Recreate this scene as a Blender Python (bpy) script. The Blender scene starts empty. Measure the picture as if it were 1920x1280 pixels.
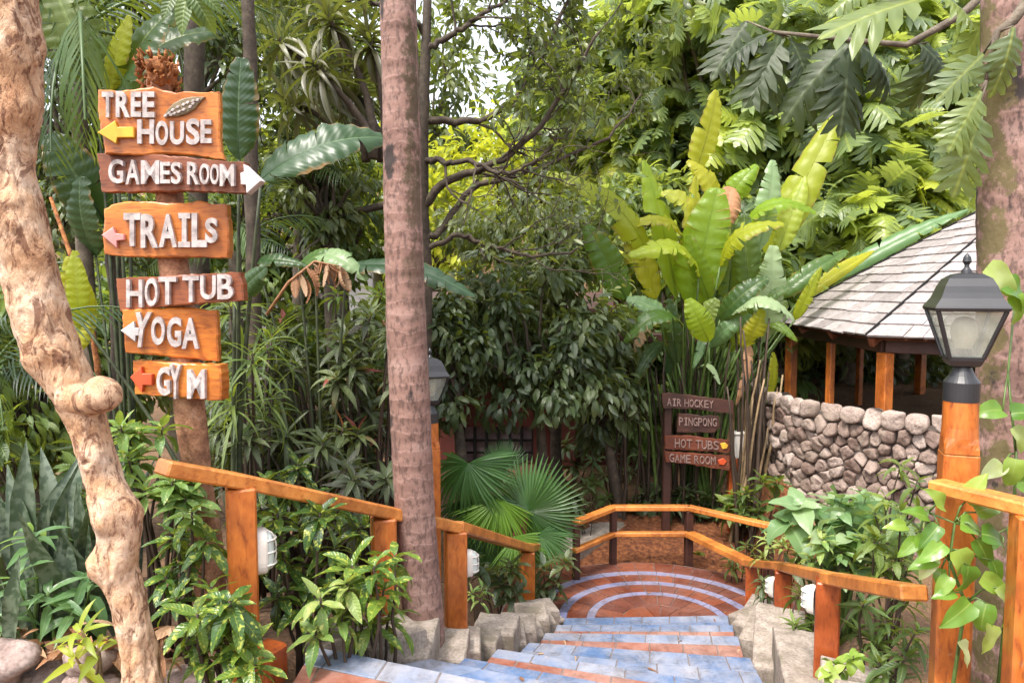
import bpy, math, random
import numpy as np
from mathutils import Vector, Matrix

S = bpy.context.scene
COL = S.collection
R = math.radians
# ------------------------------------------------------------------ camera, sky, sun, exposure
CAM_Z, PITCH, FPX = 1.6, R(4.1), 1390.0
cam_d = bpy.data.cameras.new('camera')
cam_d.sensor_width = 36.0
cam_d.lens = FPX/1920*36.0
cam_d.clip_start, cam_d.clip_end = 0.05, 500
cam = bpy.data.objects.new('camera', cam_d)
COL.objects.link(cam)
cam.location = (0, 0, CAM_Z)
cam.rotation_euler = (R(90)-PITCH, 0, 0)
S.camera = cam

SUN_EL, SUN_AZ = R(60), R(-140)      # azimuth from +Y (ahead) towards +X (right): high, behind and left of the camera, veiled by thin cloud
W = bpy.data.worlds.new('World'); S.world = W; W.use_nodes = True
wn = W.node_tree.nodes; wl = W.node_tree.links
sky = wn.new('ShaderNodeTexSky'); sky.sky_type = 'NISHITA'; sky.sun_disc = False
sky.sun_elevation = SUN_EL; sky.sun_rotation = SUN_AZ
sky.air_density = 1.0; sky.dust_density = 4.0; sky.ozone_density = 0.6
hs_ = wn.new('ShaderNodeHueSaturation'); hs_.inputs['Saturation'].default_value = .3; hs_.inputs['Value'].default_value = 1.1     # thin white cloud
wl.new(sky.outputs[0], hs_.inputs['Color']); wl.new(hs_.outputs[0], wn['Background'].inputs[0]); wn['Background'].inputs[1].default_value = 0.15
sd = bpy.data.lights.new('sun', 'SUN'); sd.energy = 1.2; sd.angle = R(10); sd.color = (1.0, 0.93, 0.82)
sun = bpy.data.objects.new('sun', sd); COL.objects.link(sun)
to_sun = Vector((math.sin(SUN_AZ)*math.cos(SUN_EL), math.cos(SUN_AZ)*math.cos(SUN_EL), math.sin(SUN_EL)))
sun.rotation_euler = to_sun.to_track_quat('Z', 'Y').to_euler()
sun.location = (6, 10, 20)
S.view_settings.view_transform = 'Standard'; S.view_settings.look = 'None'
S.view_settings.exposure = 1.66; S.view_settings.gamma = 1.0
S.render.engine = 'CYCLES'
S.cycles.max_bounces = 8; S.cycles.transparent_max_bounces = 8; S.cycles.caustics_reflective = False
S.cycles.caustics_refractive = False
S.cycles.use_denoising = True

# ------------------------------------------------------------------ pixel of the photograph -> point at forward distance d
def P(px, py, d):
    u = (px-960)/FPX; v = -(py-640)/FPX
    dy = math.cos(PITCH)+v*math.sin(PITCH); dz = -math.sin(PITCH)+v*math.cos(PITCH)
    k = d/dy
    return np.array([u*k, d, CAM_Z+dz*k])
def rayd(px, py):
    u = (px-960)/FPX; v = -(py-640)/FPX
    return np.array([u, math.cos(PITCH)+v*math.sin(PITCH), -math.sin(PITCH)+v*math.cos(PITCH)])
CAMP = np.array([0, 0, CAM_Z])
def ray_plane(px, py, p0, n):
    r = rayd(px, py)
    return CAMP + r*(np.dot(np.array(p0)-CAMP, n)/np.dot(r, n))
def MPP(d): return d/FPX            # metres per pixel at distance d

# ------------------------------------------------------------------ numpy noise
_rs = np.random.RandomState(7); _tab = _rs.rand(64, 64, 64).astype(np.float32)
def vnoise(p):
    p = np.asarray(p, float); i = np.floor(p).astype(int); f = p-i; f = f*f*(3-2*f); out = 0
    for a in (0, 1):
        for b in (0, 1):
            for c in (0, 1):
                w = (f[..., 0] if a else 1-f[..., 0])*(f[..., 1] if b else 1-f[..., 1])*(f[..., 2] if c else 1-f[..., 2])
                out = out + w*_tab[(i[..., 0]+a) % 64, (i[..., 1]+b) % 64, (i[..., 2]+c) % 64]
    return out*2-1
def fbm(p, o=3):
    p = np.asarray(p, float)
    return sum(vnoise(p*2.03**k+17.3*k)*.5**k for k in range(o))

# ------------------------------------------------------------------ mesh builder
BASE = {}
def norm(a):
    a = np.asarray(a, float); n = np.linalg.norm(a, axis=-1, keepdims=True); return a/np.maximum(n, 1e-9)

class MB:
    def __init__(s): s.V = []; s.F4 = []; s.F3 = []; s.M4 = []; s.M3 = []; s.A = []; s.n = 0
    def add(s, V, F4=None, F3=None, mi=0, luv=None):
        V = np.asarray(V, float).reshape(-1, 3)
        if F4 is not None and len(F4): s.F4.append(np.asarray(F4, int).reshape(-1, 4)+s.n); s.M4.append(np.full(len(s.F4[-1]), mi))
        if F3 is not None and len(F3): s.F3.append(np.asarray(F3, int).reshape(-1, 3)+s.n); s.M3.append(np.full(len(s.F3[-1]), mi))
        s.V.append(V); s.A.append(np.zeros((len(V), 3)) if luv is None else np.asarray(luv, float)); s.n += len(V)
    def leaves(s, T, pos, D, U, scale, rnd, mi=0, wide=None):
        """copies of the leaf template T at pos, pointing along D, upper face towards U"""
        pos = np.asarray(pos, float).reshape(-1, 3); N = len(pos)
        if N == 0: return
        Vt, Ft, UV = T
        Y = norm(np.broadcast_to(D, (N, 3))); U = np.broadcast_to(U, (N, 3))
        Z = norm(U-np.sum(U*Y, 1, keepdims=True)*Y+1e-6); X = np.cross(Y, Z)
        sc = np.broadcast_to(np.asarray(scale, float), (N,))[:, None, None]
        Vv = Vt[None]*sc
        if wide is not None: Vv = Vv*np.stack([np.broadcast_to(wide, (N,)), np.ones(N), np.ones(N)], 1)[:, None, :]
        VV = pos[:, None]+Vv[..., 0:1]*X[:, None]+Vv[..., 1:2]*Y[:, None]+Vv[..., 2:3]*Z[:, None]
        nv = len(Vt); FF = (Ft[None]+(np.arange(N)*nv)[:, None, None]).reshape(-1, Ft.shape[1])
        A = np.zeros((N, nv, 3)); A[..., :2] = UV[None]; A[..., 2] = np.broadcast_to(rnd, (N,))[:, None]
        s.add(VV.reshape(-1, 3), F4=FF, mi=mi, luv=A.reshape(-1, 3))
    def tube(s, pts, rad, k=8, mi=0, cap=True, rnd=0.5, rough=0):
        pts = np.asarray(pts, float); m = len(pts); rad = np.broadcast_to(np.asarray(rad, float), (m,))
        t = norm(np.gradient(pts, axis=0)); ref = np.array([.31, .93, .17]) if abs(t[0][2]) > .7 else np.array([0, 0, 1.])
        a = norm(np.cross(t, ref)); b = np.cross(t, a); th = np.arange(k)*2*np.pi/k
        ring = a[:, None]*np.cos(th)[None, :, None]+b[:, None]*np.sin(th)[None, :, None]
        rr = rad[:, None, None]*np.ones((m, k, 1))
        if rough: rr = rr*(1+rough*fbm(pts[:, None]*3+ring*.8, 2)[..., None])
        V = (pts[:, None]+ring*rr).reshape(-1, 3)
        i = np.arange(m-1)[:, None]*k; j = np.arange(k)[None]; j2 = (j+1) % k
        F = np.stack([i+j, i+j2, i+k+j2, i+k+j], -1).reshape(-1, 4)
        L = np.zeros((m, k, 3)); L[..., 0] = np.linspace(0, 1, m)[:, None]; L[..., 1] = (np.arange(k)/k)[None]; L[..., 2] = rnd
        F3 = []
        V = np.concatenate([V, pts[:1], pts[-1:]]); L = np.concatenate([L.reshape(-1, 3), [[0, 0, rnd], [1, 0, rnd]]])
        if cap:
            n = m*k
            F3 = [[n, (q+1) % k, q] for q in range(k)]+[[n+1, (m-1)*k+q, (m-1)*k+(q+1) % k] for q in range(k)]
        s.add(V, F4=F, F3=F3, mi=mi, luv=L)
    def hull(s, V, F, mi=0, rnd=.5):
        V = np.asarray(V, float); A = np.full((len(V), 3), rnd)
        s.add(V, F4=[f for f in F if len(f) == 4], F3=[f for f in F if len(f) == 3], mi=mi, luv=A)
    def box(s, c, size, X=(1, 0, 0), Y=(0, 1, 0), Z=(0, 0, 1), bev=.0, mi=0, rnd=.5):
        """box centred at c with half sizes size/2 along X, Y, Z, chamfered edges"""
        X, Y, Z = norm(X), norm(Y), norm(Z); h = np.array(size)/2.; c = np.asarray(c, float)
        b = min(bev, h.min()*.9)
        if b <= 0:
            q = np.array([[x, y, z] for x in (-1, 1) for y in (-1, 1) for z in (-1, 1)])*h
            F = [[0, 1, 3, 2], [4, 6, 7, 5], [0, 4, 5, 1], [2, 3, 7, 6], [0, 2, 6, 4], [1, 5, 7, 3]]
            s.hull(c+q @ np.array([X, Y, Z]), F, mi, rnd); return
        V = []; idx = {}
        for x in (-1, 1):
            for y in (-1, 1):
                for z in (-1, 1):
                    for ax in range(3):
                        p = np.array([x, y, z])*h; e = np.array([x, y, z])*b; e[ax] = 0; idx[(x, y, z, ax)] = len(V); V.append(p-e)
        F = []
        g = lambda x, y, z, a: idx[(x, y, z, a)]
        for ax in range(3):
            o = [k for k in range(3) if k != ax]
            for sg in (-1, 1):
                f = []
                for (p, q) in ((-1, -1), (1, -1), (1, 1), (-1, 1)):
                    v = [0, 0, 0]; v[ax] = sg; v[o[0]] = p; v[o[1]] = q; f.append(g(*v, ax))
                F.append(f)
            for p in (-1, 1):
                for q in (-1, 1):
                    v0 = [0, 0, 0]; v1 = [0, 0, 0]; v0[ax] = -1; v1[ax] = 1
                    for v in (v0, v1): v[o[0]] = p; v[o[1]] = q
                    F.append([g(*v0, o[0]), g(*v1, o[0]), g(*v1, o[1]), g(*v0, o[1])])
        for x in (-1, 1):
            for y in (-1, 1):
                for z in (-1, 1): F.append([g(x, y, z, 0), g(x, y, z, 1), g(x, y, z, 2)])
        s.hull(c+np.array(V) @ np.array([X, Y, Z]), F, mi, rnd)
    def bar(s, p0, p1, w, h, bev=.006, up=(0, 0, 1), mi=0, rnd=.5):
        p0 = np.asarray(p0, float); p1 = np.asarray(p1, float); Y = norm(p1-p0); X = norm(np.cross(Y, up)); Z = np.cross(X, Y)
        s.box((p0+p1)/2, (w, np.linalg.norm(p1-p0), h), X, Y, Z, bev, mi, rnd)
    def lathe(s, prof, c, k=24, mi=0, sq=False, rot=0):
        prof = np.array(prof, float); m = len(prof); th = np.arange(k)*2*np.pi/k+rot
        f = np.ones(k)
        V = np.stack([prof[:, 0:1]*np.cos(th)[None]*f, prof[:, 0:1]*np.sin(th)[None]*f, prof[:, 1:2]*np.ones((1, k))], -1).reshape(-1, 3)+np.asarray(c)
        i = np.arange(m-1)[:, None]*k; j = np.arange(k)[None]; j2 = (j+1) % k
        s.add(V, F4=np.stack([i+j, i+j2, i+k+j2, i+k+j], -1).reshape(-1, 4), mi=mi, luv=np.full((m*k, 3), .5))
    def build(s, name, mats, parent=None, smooth=False, base=None):
        if not isinstance(mats, (list, tuple)): mats = [mats]
        V = np.concatenate(s.V).copy(); A = np.concatenate(s.A)
        if parent is not None: off = BASE[parent.name]
        elif base is not None: off = np.asarray(base, float)
        else: off = np.zeros(3)
        V -= off
        F4 = np.concatenate(s.F4) if s.F4 else np.zeros((0, 4), int); F3 = np.concatenate(s.F3) if s.F3 else np.zeros((0, 3), int)
        me = bpy.data.meshes.new(name)
        me.vertices.add(len(V)); me.vertices.foreach_set('co', V.astype(np.float32).ravel())
        nl = F4.size+F3.size; me.loops.add(nl); me.loops.foreach_set('vertex_index', np.concatenate([F4.ravel(), F3.ravel()]).astype(np.int32))
        me.polygons.add(len(F4)+len(F3))
        ls = np.concatenate([np.arange(len(F4))*4, F4.size+np.arange(len(F3))*3]); me.polygons.foreach_set('loop_start', ls.astype(np.int32))
        mi = np.concatenate(s.M4+s.M3) if (s.M4 or s.M3) else np.zeros(0)
        me.polygons.foreach_set('material_index', mi.astype(np.int32))
        me.polygons.foreach_set('use_smooth', np.full(len(mi), bool(smooth)))
        at = me.attributes.new('luv', 'FLOAT_VECTOR', 'POINT'); at.data.foreach_set('vector', A.astype(np.float32).ravel())
        me.update(calc_edges=True)
        for m in mats: me.materials.append(m)
        o = bpy.data.objects.new(name, me); COL.objects.link(o)
        if parent is not None: o.parent = parent; BASE[o.name] = off
        else: o.location = off; BASE[o.name] = off
        return o

def tag(o, label=None, cat=None, group=None, kind=None):
    if label: o['label'] = label
    if cat: o['category'] = cat
    if group: o['group'] = group
    if kind: o['kind'] = kind
    return o
def thing(name, label, cat, loc, group=None):
    o = bpy.data.objects.new(name, None); COL.objects.link(o); o.location = loc; o.empty_display_size = .1
    BASE[o.name] = np.array(loc, float); return tag(o, label, cat, group)

# ------------------------------------------------------------------ materials
def new_mat(name):
    m = bpy.data.materials.new(name); m.use_nodes = True; n = m.node_tree.nodes; l = m.node_tree.links
    return m, n, l, n['Principled BSDF']
def ramp(n, stops, interp='LINEAR'):
    r = n.new('ShaderNodeValToRGB'); r.color_ramp.interpolation = interp; e = r.color_ramp.elements
    while len(e) < len(stops): e.new(.5)
    for k, (p, c) in enumerate(stops): e[k].position = p; e[k].color = (*c, 1) if len(c) == 3 else c
    return r
def math_(n, l, op, a, b=None):
    q = n.new('ShaderNodeMath'); q.operation = op
    for k, x in enumerate((a, b)):
        if x is None: continue
        if isinstance(x, (int, float)): q.inputs[k].default_value = x
        else: l.new(x, q.inputs[k])
    return q.outputs[0]
def mixc(n, l, f, a, b, bt='MIX'):
    q = n.new('ShaderNodeMix'); q.data_type = 'RGBA'; q.blend_type = bt
    for k, x in ((0, f), (6, a), (7, b)):
        if isinstance(x, (int, float)): q.inputs[k].default_value = x
        elif isinstance(x, tuple): q.inputs[k].default_value = (*x, 1)
        else: l.new(x, q.inputs[k])
    return q.outputs[2]
def noise(n, l, scale, detail=4, rough=.55, vec=None, dist=0):
    q = n.new('ShaderNodeTexNoise'); q.inputs['Scale'].default_value = scale; q.inputs['Detail'].default_value = detail
    q.inputs['Roughness'].default_value = rough; q.inputs['Distortion'].default_value = dist
    if vec is not None: l.new(vec, q.inputs['Vector'])
    return q.outputs['Fac']
def objco(n, l, scale=(1, 1, 1)):
    t = n.new('ShaderNodeTexCoord'); mp = n.new('ShaderNodeMapping'); mp.inputs['Scale'].default_value = scale
    l.new(t.outputs['Object'], mp.inputs['Vector']); return mp.outputs[0]
def bump(n, l, h, strength, dist, bsdf):
    b = n.new('ShaderNodeBump'); b.inputs['Strength'].default_value = strength; b.inputs['Distance'].default_value = dist
    l.new(h, b.inputs['Height']); l.new(b.outputs[0], bsdf.inputs['Normal']); return b.outputs[0]

def leaf_mat(name, stops, trans=(.42, .5, .03), tf=.38, rough=.4, rib=(.35, .45, .15), ribw=.05, veins=30, spots=None, bands=None, spec=.5, edge=None, vs=.25):
    m, n, l, bs = new_mat(name)
    a = n.new('ShaderNodeAttribute'); a.attribute_name = 'luv'
    sp = n.new('ShaderNodeSeparateXYZ'); l.new(a.outputs['Vector'], sp.inputs[0])
    u, v, r = sp.outputs
    rp = ramp(n, stops); nz = noise(n, l, 9, 3, .6, objco(n, l))
    rv = math_(n, l, 'ADD', r, math_(n, l, 'MULTIPLY', math_(n, l, 'SUBTRACT', nz, .5), .35)); l.new(rv, rp.inputs[0])
    c = rp.outputs[0]
    av = math_(n, l, 'ABSOLUTE', v)
    if bands:
        w = noise(n, l, 1, 3, .6)
        cx = n.new('ShaderNodeCombineXYZ'); l.new(math_(n, l, 'MULTIPLY', u, 26), cx.inputs[0]); l.new(math_(n, l, 'MULTIPLY', v, 1.2), cx.inputs[1]); l.new(math_(n, l, 'MULTIPLY', r, 40), cx.inputs[2])
        q = n.new('ShaderNodeTexNoise'); q.inputs['Scale'].default_value = 1; q.inputs['Detail'].default_value = 3; l.new(cx.outputs[0], q.inputs['Vector'])
        br = ramp(n, [(.44, (0, 0, 0)), (.56, (1, 1, 1))]); l.new(q.outputs['Fac'], br.inputs[0])
        c = mixc(n, l, br.outputs[0], c, bands)
    if spots:
        vo = noise(n, l, spots[1], 2, .5, objco(n, l)); sr = ramp(n, [(spots[2], (0, 0, 0)), (spots[2]+.07, (1, 1, 1))]); l.new(vo, sr.inputs[0])
        c = mixc(n, l, sr.outputs[0], c, spots[0])
    if edge:
        er = ramp(n, [(.86, (0, 0, 0)), (1.0, (1, 1, 1))]); l.new(math_(n, l, 'ADD', math_(n, l, 'MULTIPLY', av, .62), math_(n, l, 'MULTIPLY', nz, .62)), er.inputs[0]); c = mixc(n, l, er.outputs[0], c, edge)
    rr = ramp(n, [(ribw*.6, (1, 1, 1)), (ribw*1.4, (0, 0, 0))]); l.new(av, rr.inputs[0])
    c2 = mixc(n, l, math_(n, l, 'MULTIPLY', rr.outputs[0], .55), c, rib)
    l.new(c2, bs.inputs['Base Color']); bs.inputs['Roughness'].default_value = rough
    bs.inputs['Specular IOR Level'].default_value = spec
    nrm = None
    if veins:
        ph = math_(n, l, 'MULTIPLY', math_(n, l, 'SUBTRACT', u, math_(n, l, 'MULTIPLY', av, .12)), veins*2)
        h = math_(n, l, 'SINE', ph); h = math_(n, l, 'ADD', h, math_(n, l, 'MULTIPLY', nz, 2.0)); nrm = bump(n, l, h, vs, .004, bs)
    tr = n.new('ShaderNodeBsdfTranslucent'); tc = mixc(n, l, .6, c2, trans); l.new(tc, tr.inputs['Color'])
    mx = n.new('ShaderNodeMixShader'); mx.inputs[0].default_value = tf
    l.new(bs.outputs[0], mx.inputs[1]); l.new(tr.outputs[0], mx.inputs[2]); l.new(mx.outputs[0], n['Material Output'].inputs[0])
    return m

def wood_mat(name, c0, c1, dark, rough=.38, coat=.25, grain=(2, 2, 30), scale=6, wear=.0):
    m, n, l, bs = new_mat(name)
    co = objco(n, l, grain)
    g = noise(n, l, scale, 6, .62, co, .6); big = noise(n, l, 3.5, 3, .6, objco(n, l))
    rp = ramp(n, [(.28, dark), (.46, c0), (.72, c1)]); l.new(g, rp.inputs[0])
    c = mixc(n, l, math_(n, l, 'MULTIPLY', math_(n, l, 'GREATER_THAN', big, 2), 0), rp.outputs[0], dark)
    br = ramp(n, [(.38, (.55, .5, .48)), (.6, (1, 1, 1))]); l.new(big, br.inputs[0]); c = mixc(n, l, 1.0, c, br.outputs[0], 'MULTIPLY')
    if wear:
        wn_ = noise(n, l, 22, 5, .7, objco(n, l)); wr = ramp(n, [(.62, (0, 0, 0)), (.72, (1, 1, 1))]); l.new(wn_, wr.inputs[0])
        c = mixc(n, l, math_(n, l, 'MULTIPLY', wr.outputs[0], wear), c, (.42, .3, .2))
    l.new(c, bs.inputs['Base Color']); bs.inputs['Roughness'].default_value = rough
    bs.inputs['Coat Weight'].default_value = coat; bs.inputs['Coat Roughness'].default_value = .3
    bump(n, l, g, .25, .004, bs); return m

def rock_mat(name, stops, scale=5, rough=.85, bstr=.5, bdist=.01, moss=None, island=False, attr=False):
    m, n, l, bs = new_mat(name)
    a = noise(n, l, scale, 7, .65, objco(n, l)); b = noise(n, l, scale*6, 5, .6, objco(n, l))
    f = a
    if attr:
        at = n.new('ShaderNodeAttribute'); at.attribute_name = 'luv'; sp = n.new('ShaderNodeSeparateXYZ'); l.new(at.outputs['Vector'], sp.inputs[0])
        f = math_(n, l, 'ADD', math_(n, l, 'MULTIPLY', sp.outputs[2], .75), math_(n, l, 'MULTIPLY', a, .4))
    rp = ramp(n, stops); l.new(f, rp.inputs[0]); c = rp.outputs[0]
    dr = ramp(n, [(.35, (.5, .48, .45)), (.55, (1, 1, 1))]); l.new(b, dr.inputs[0]); c = mixc(n, l, .7, c, dr.outputs[0], 'MULTIPLY')
    if moss:
        q = noise(n, l, 3.2, 5, .65, objco(n, l)); mr = ramp(n, [(.52, (0, 0, 0)), (.62, (1, 1, 1))]); l.new(q, mr.inputs[0]); c = mixc(n, l, math_(n, l, 'MULTIPLY', mr.outputs[0], .85), c, moss)
    l.new(c, bs.inputs['Base Color']); bs.inputs['Roughness'].default_value = rough
    bump(n, l, math_(n, l, 'ADD', a, math_(n, l, 'MULTIPLY', b, .6)), bstr, bdist, bs); return m
def plain_mat(name, col, rough=.5, metal=0, var=.15, coat=0, scale=14):
    m, n, l, bs = new_mat(name)
    a = noise(n, l, scale, 5, .6, objco(n, l)); rp = ramp(n, [(.3, tuple(x*(1-var*2) for x in col)), (.6, col)]); l.new(a, rp.inputs[0])
    l.new(rp.outputs[0], bs.inputs['Base Color']); bs.inputs['Roughness'].default_value = rough; bs.inputs['Metallic'].default_value = metal
    bs.inputs['Coat Weight'].default_value = coat; bump(n, l, a, .08, .002, bs); return m

M = {}
M['orange_wood'] = wood_mat('orange_varnished_wood', (.46, .125, .02), (.58, .19, .034), (.20, .045, .01), wear=.22, grain=(7, 7, 2.2))
M['red_wood'] = wood_mat('red_brown_varnished_wood', (.36, .075, .018), (.46, .11, .025), (.16, .03, .01), wear=.2, grain=(7, 7, 2.2))
M['rail_wood'] = wood_mat('rail_wood', (.60, .21, .042), (.72, .30, .075), (.34, .10, .022), grain=(8, 8, 8), scale=4, wear=.3)
M['board_orange'] = wood_mat('board_orange', (.56, .165, .02), (.66, .24, .032), (.25, .06, .012), grain=(3, 10, 22), scale=4, wear=.25)
M['board_brown'] = wood_mat('board_brown', (.20, .058, .022), (.30, .09, .035), (.08, .025, .012), grain=(3, 10, 30), scale=4, rough=.6, coat=.0, wear=.3)
M['board_red'] = wood_mat('board_red', (.24, .065, .02), (.32, .095, .03), (.10, .025, .012), grain=(3, 10, 30), scale=4, rough=.5, coat=.1, wear=.25)
M['board_shade'] = wood_mat('board_red_shaded', (.14, .032, .012), (.19, .05, .018), (.06, .015, .008), grain=(3, 10, 30), scale=4, rough=.65, coat=.0, wear=.3)  # darkened copy of board_red: the far sign's partial shade is in the colour
M['board_dark'] = wood_mat('board_dark', (.055, .018, .011), (.08, .027, .016), (.025, .01, .008), grain=(3, 10, 30), scale=4, rough=.6, coat=0)
M['letter'] = plain_mat('pale_letter_paint', (.52, .455, .44), .7, var=.28, scale=28)
M['letter_dull'] = plain_mat('dull_letter_paint', (.27, .175, .15), .7, var=.2, scale=40)
M['yellow'] = plain_mat('yellow_arrow_paint', (.75, .42, .04), .5)
M['pink'] = plain_mat('pink_arrow_paint', (.72, .30, .28), .55)
M['red'] = plain_mat('red_arrow_paint', (.55, .075, .02), .5)
M['white'] = plain_mat('white_arrow_paint', (.56, .52, .52), .55)
M['olive'] = plain_mat('carved_leaf_olive', (.22, .17, .10), .6, var=.3, scale=30)
M['black_metal'] = plain_mat('black_lamp_metal', (.022, .022, .025), .38, var=.1)
M['white_plastic'] = plain_mat('white_plastic', (.60, .56, .51), .35, var=.06)
M['diffuser'] = plain_mat('frosted_diffuser', (.50, .55, .52), .2, var=.06)
M['bulb'] = plain_mat('frosted_bulb', (.72, .66, .52), .25, var=.03)
M['concrete'] = rock_mat('kerb_concrete', [(.3, (.17, .135, .11)), (.5, (.30, .25, .21)), (.7, (.39, .335, .29))], 10, moss=(.15, .125, .09))
M['stone'] = rock_mat('wall_stones', [(.12, (.05, .027, .02)), (.32, (.15, .095, .075)), (.55, (.28, .205, .17)), (.95, (.50, .41, .365))], 9, attr=True, bstr=.9, bdist=.018, moss=(.26, .20, .16))
M['mortar'] = rock_mat('wall_mortar', [(.3, (.05, .038, .032)), (.7, (.13, .10, .085))], 8)
M['pebble'] = rock_mat('border_stone', [(.3, (.15, .10, .085)), (.5, (.30, .22, .195)), (.72, (.44, .36, .33))], 9, attr=False)
M['shingle'] = rock_mat('roof_shingles', [(.1, (.20, .175, .17)), (.5, (.29, .255, .25)), (.95, (.37, .33, .325))], 3.5, rough=.7, bstr=.4, bdist=.005, attr=True)
M['glass'] = None
def glass_mat():
    m, n, l, bs = new_mat('lamp_glass'); bs.inputs['Base Color'].default_value = (.55, .57, .52, 1); bs.inputs['Roughness'].default_value = .12
    tr = n.new('ShaderNodeBsdfTransparent'); tr.inputs[0].default_value = (.93, .95, .92, 1); fz = noise(n, l, 14, 4, .6, objco(n, l))
    rp = ramp(n, [(.35, (.62, .62, .62)), (.75, (.86, .86, .86))]); l.new(fz, rp.inputs[0])
    mx = n.new('ShaderNodeMixShader'); l.new(rp.outputs[0], mx.inputs[0]); l.new(bs.outputs[0], mx.inputs[1]); l.new(tr.outputs[0], mx.inputs[2]); l.new(mx.outputs[0], n['Material Output'].inputs[0])
    return m
M['glass'] = glass_mat()

def palm_bark(name, cols, ring=(30.), blotch=(.03, .02, .018), moss=(.16, .13, .03), moss_amt=.5, pits=True):
    """smooth palm bark: pale rings, fine pits, dark scars, moss down one side"""
    m, n, l, bs = new_mat(name)
    co = objco(n, l); t = n.new('ShaderNodeTexCoord'); sx = n.new('ShaderNodeSeparateXYZ'); l.new(t.outputs['Object'], sx.inputs[0])
    a = noise(n, l, 4, 5, .6, objco(n, l, (1, 1, 2.2))); fine = noise(n, l, 45, 4, .6, objco(n, l, (1, 1, .5)))
    rp = ramp(n, [(.25, cols[0]), (.5, cols[1]), (.75, cols[2])]); l.new(a, rp.inputs[0]); c = rp.outputs[0]
    w = math_(n, l, 'ADD', math_(n, l, 'MULTIPLY', sx.outputs[2], ring), math_(n, l, 'MULTIPLY', noise(n, l, 3.5, 5, .6, co), 13.0))
    s_ = math_(n, l, 'SINE', w); rr = ramp(n, [(.90, (0, 0, 0)), (.99, (1, 1, 1))]); l.new(s_, rr.inputs[0])
    c = mixc(n, l, math_(n, l, 'MULTIPLY', rr.outputs[0], math_(n, l, 'MULTIPLY', noise(n, l, 6, 3, .6, co), .55)), c, tuple(min(1, x*1.45) for x in cols[2]))
    fr = ramp(n, [(.39, (0, 0, 0)), (.50, (1, 1, 1))]); l.new(fine, fr.inputs[0]); c = mixc(n, l, math_(n, l, 'MULTIPLY', math_(n, l, 'SUBTRACT', 1.0, fr.outputs[0]), .6), c, tuple(x*.38 for x in cols[0]))
    bl = noise(n, l, 2.6, 5, .6, objco(n, l, (1.6, 1.6, .8))); br = ramp(n, [(.60, (0, 0, 0)), (.64, (1, 1, 1))]); l.new(bl, br.inputs[0]); c = mixc(n, l, br.outputs[0], c, blotch)
    side = math_(n, l, 'ADD', math_(n, l, 'MULTIPLY', sx.outputs[0], 3.2), math_(n, l, 'MULTIPLY', noise(n, l, 5, 5, .65, co), 1.0))
    return m, n, l, bs, c, sx, co, fine, s_
def finish_bark(pk, moss, lo, hi, amt, zlo=None):
    m, n, l, bs, c, sx, co, fine, s_ = pk
    at = n.new('ShaderNodeAttribute'); at.attribute_name = 'luv'; sp = n.new('ShaderNodeSeparateXYZ'); l.new(at.outputs['Vector'], sp.inputs[0])
    ang = math_(n, l, 'MULTIPLY', math_(n, l, 'SUBTRACT', sp.outputs[1], lo), 2*math.pi)
    side = math_(n, l, 'ADD', math_(n, l, 'MULTIPLY', math_(n, l, 'COSINE', ang), hi), noise(n, l, 7, 6, .68, co))
    mr = ramp(n, [(.93, (0, 0, 0)), (1.02, (1, 1, 1))]) if False else ramp(n, [(.78, (0, 0, 0)), (.86, (1, 1, 1))]); l.new(side, mr.inputs[0])
    f_ = math_(n, l, 'MULTIPLY', mr.outputs[0], amt)
    if zlo is not None:
        zr = ramp(n, [(.45, (0, 0, 0)), (.75, (1, 1, 1))]); l.new(math_(n, l, 'MULTIPLY', sx.outputs[2], zlo), zr.inputs[0]); f_ = math_(n, l, 'MULTIPLY', f_, zr.outputs[0])
    c = mixc(n, l, f_, c, moss)
    l.new(c, bs.inputs['Base Color']); bs.inputs['Roughness'].default_value = .85
    bump(n, l, math_(n, l, 'ADD', math_(n, l, 'MULTIPLY', fine, 1.2), math_(n, l, 'MULTIPLY', s_, .25)), .55, .008, bs); return m
M['palm_bark'] = finish_bark(palm_bark('pink_grey_palm_bark', [(.13, .07, .055), (.22, .125, .10), (.31, .20, .17)], 74.), (.06, .042, .02), 0.04, .36, .9, .27)
M['mossy_bark'] = finish_bark(palm_bark('mossy_palm_bark', [(.11, .06, .045), (.24, .14, .115), (.33, .215, .185)], 40.), (.10, .08, .028), .40, .36, .92)
def gnarl_mat():
    m, n, l, bs = new_mat('gnarled_pale_bark'); co = objco(n, l)
    a = noise(n, l, 7, 7, .65, co); b_ = noise(n, l, 38, 6, .7, objco(n, l, (1, 1, .55))); w = noise(n, l, 16, 6, .75, objco(n, l, (1, 1, .5)), 1.2)
    rp = ramp(n, [(.28, (.36, .175, .085)), (.43, (.52, .30, .165)), (.56, (.62, .42, .28)), (.72, (.68, .54, .42))]); l.new(a, rp.inputs[0]); c = rp.outputs[0]
    dr = ramp(n, [(.41, (.20, .085, .045)), (.485, (1, 1, 1))]); l.new(w, dr.inputs[0]); c = mixc(n, l, .8, c, dr.outputs[0], 'MULTIPLY')
    fr = ramp(n, [(.36, (.42, .33, .29)), (.47, (1, 1, 1))]); l.new(b_, fr.inputs[0]); c = mixc(n, l, .75, c, fr.outputs[0], 'MULTIPLY')
    l.new(c, bs.inputs['Base Color']); bs.inputs['Roughness'].default_value = .8
    bump(n, l, math_(n, l, 'ADD', math_(n, l, 'MULTIPLY', w, 1.3), b_), .9, .014, bs); return m
M['gnarl_bark'] = gnarl_mat()
M['post_bark'] = rock_mat('rough_post_bark', [(.25, (.09, .035, .02)), (.45, (.24, .105, .055)), (.6, (.36, .18, .10)), (.8, (.44, .28, .2))], 14, bstr=.8, bdist=.008)
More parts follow.
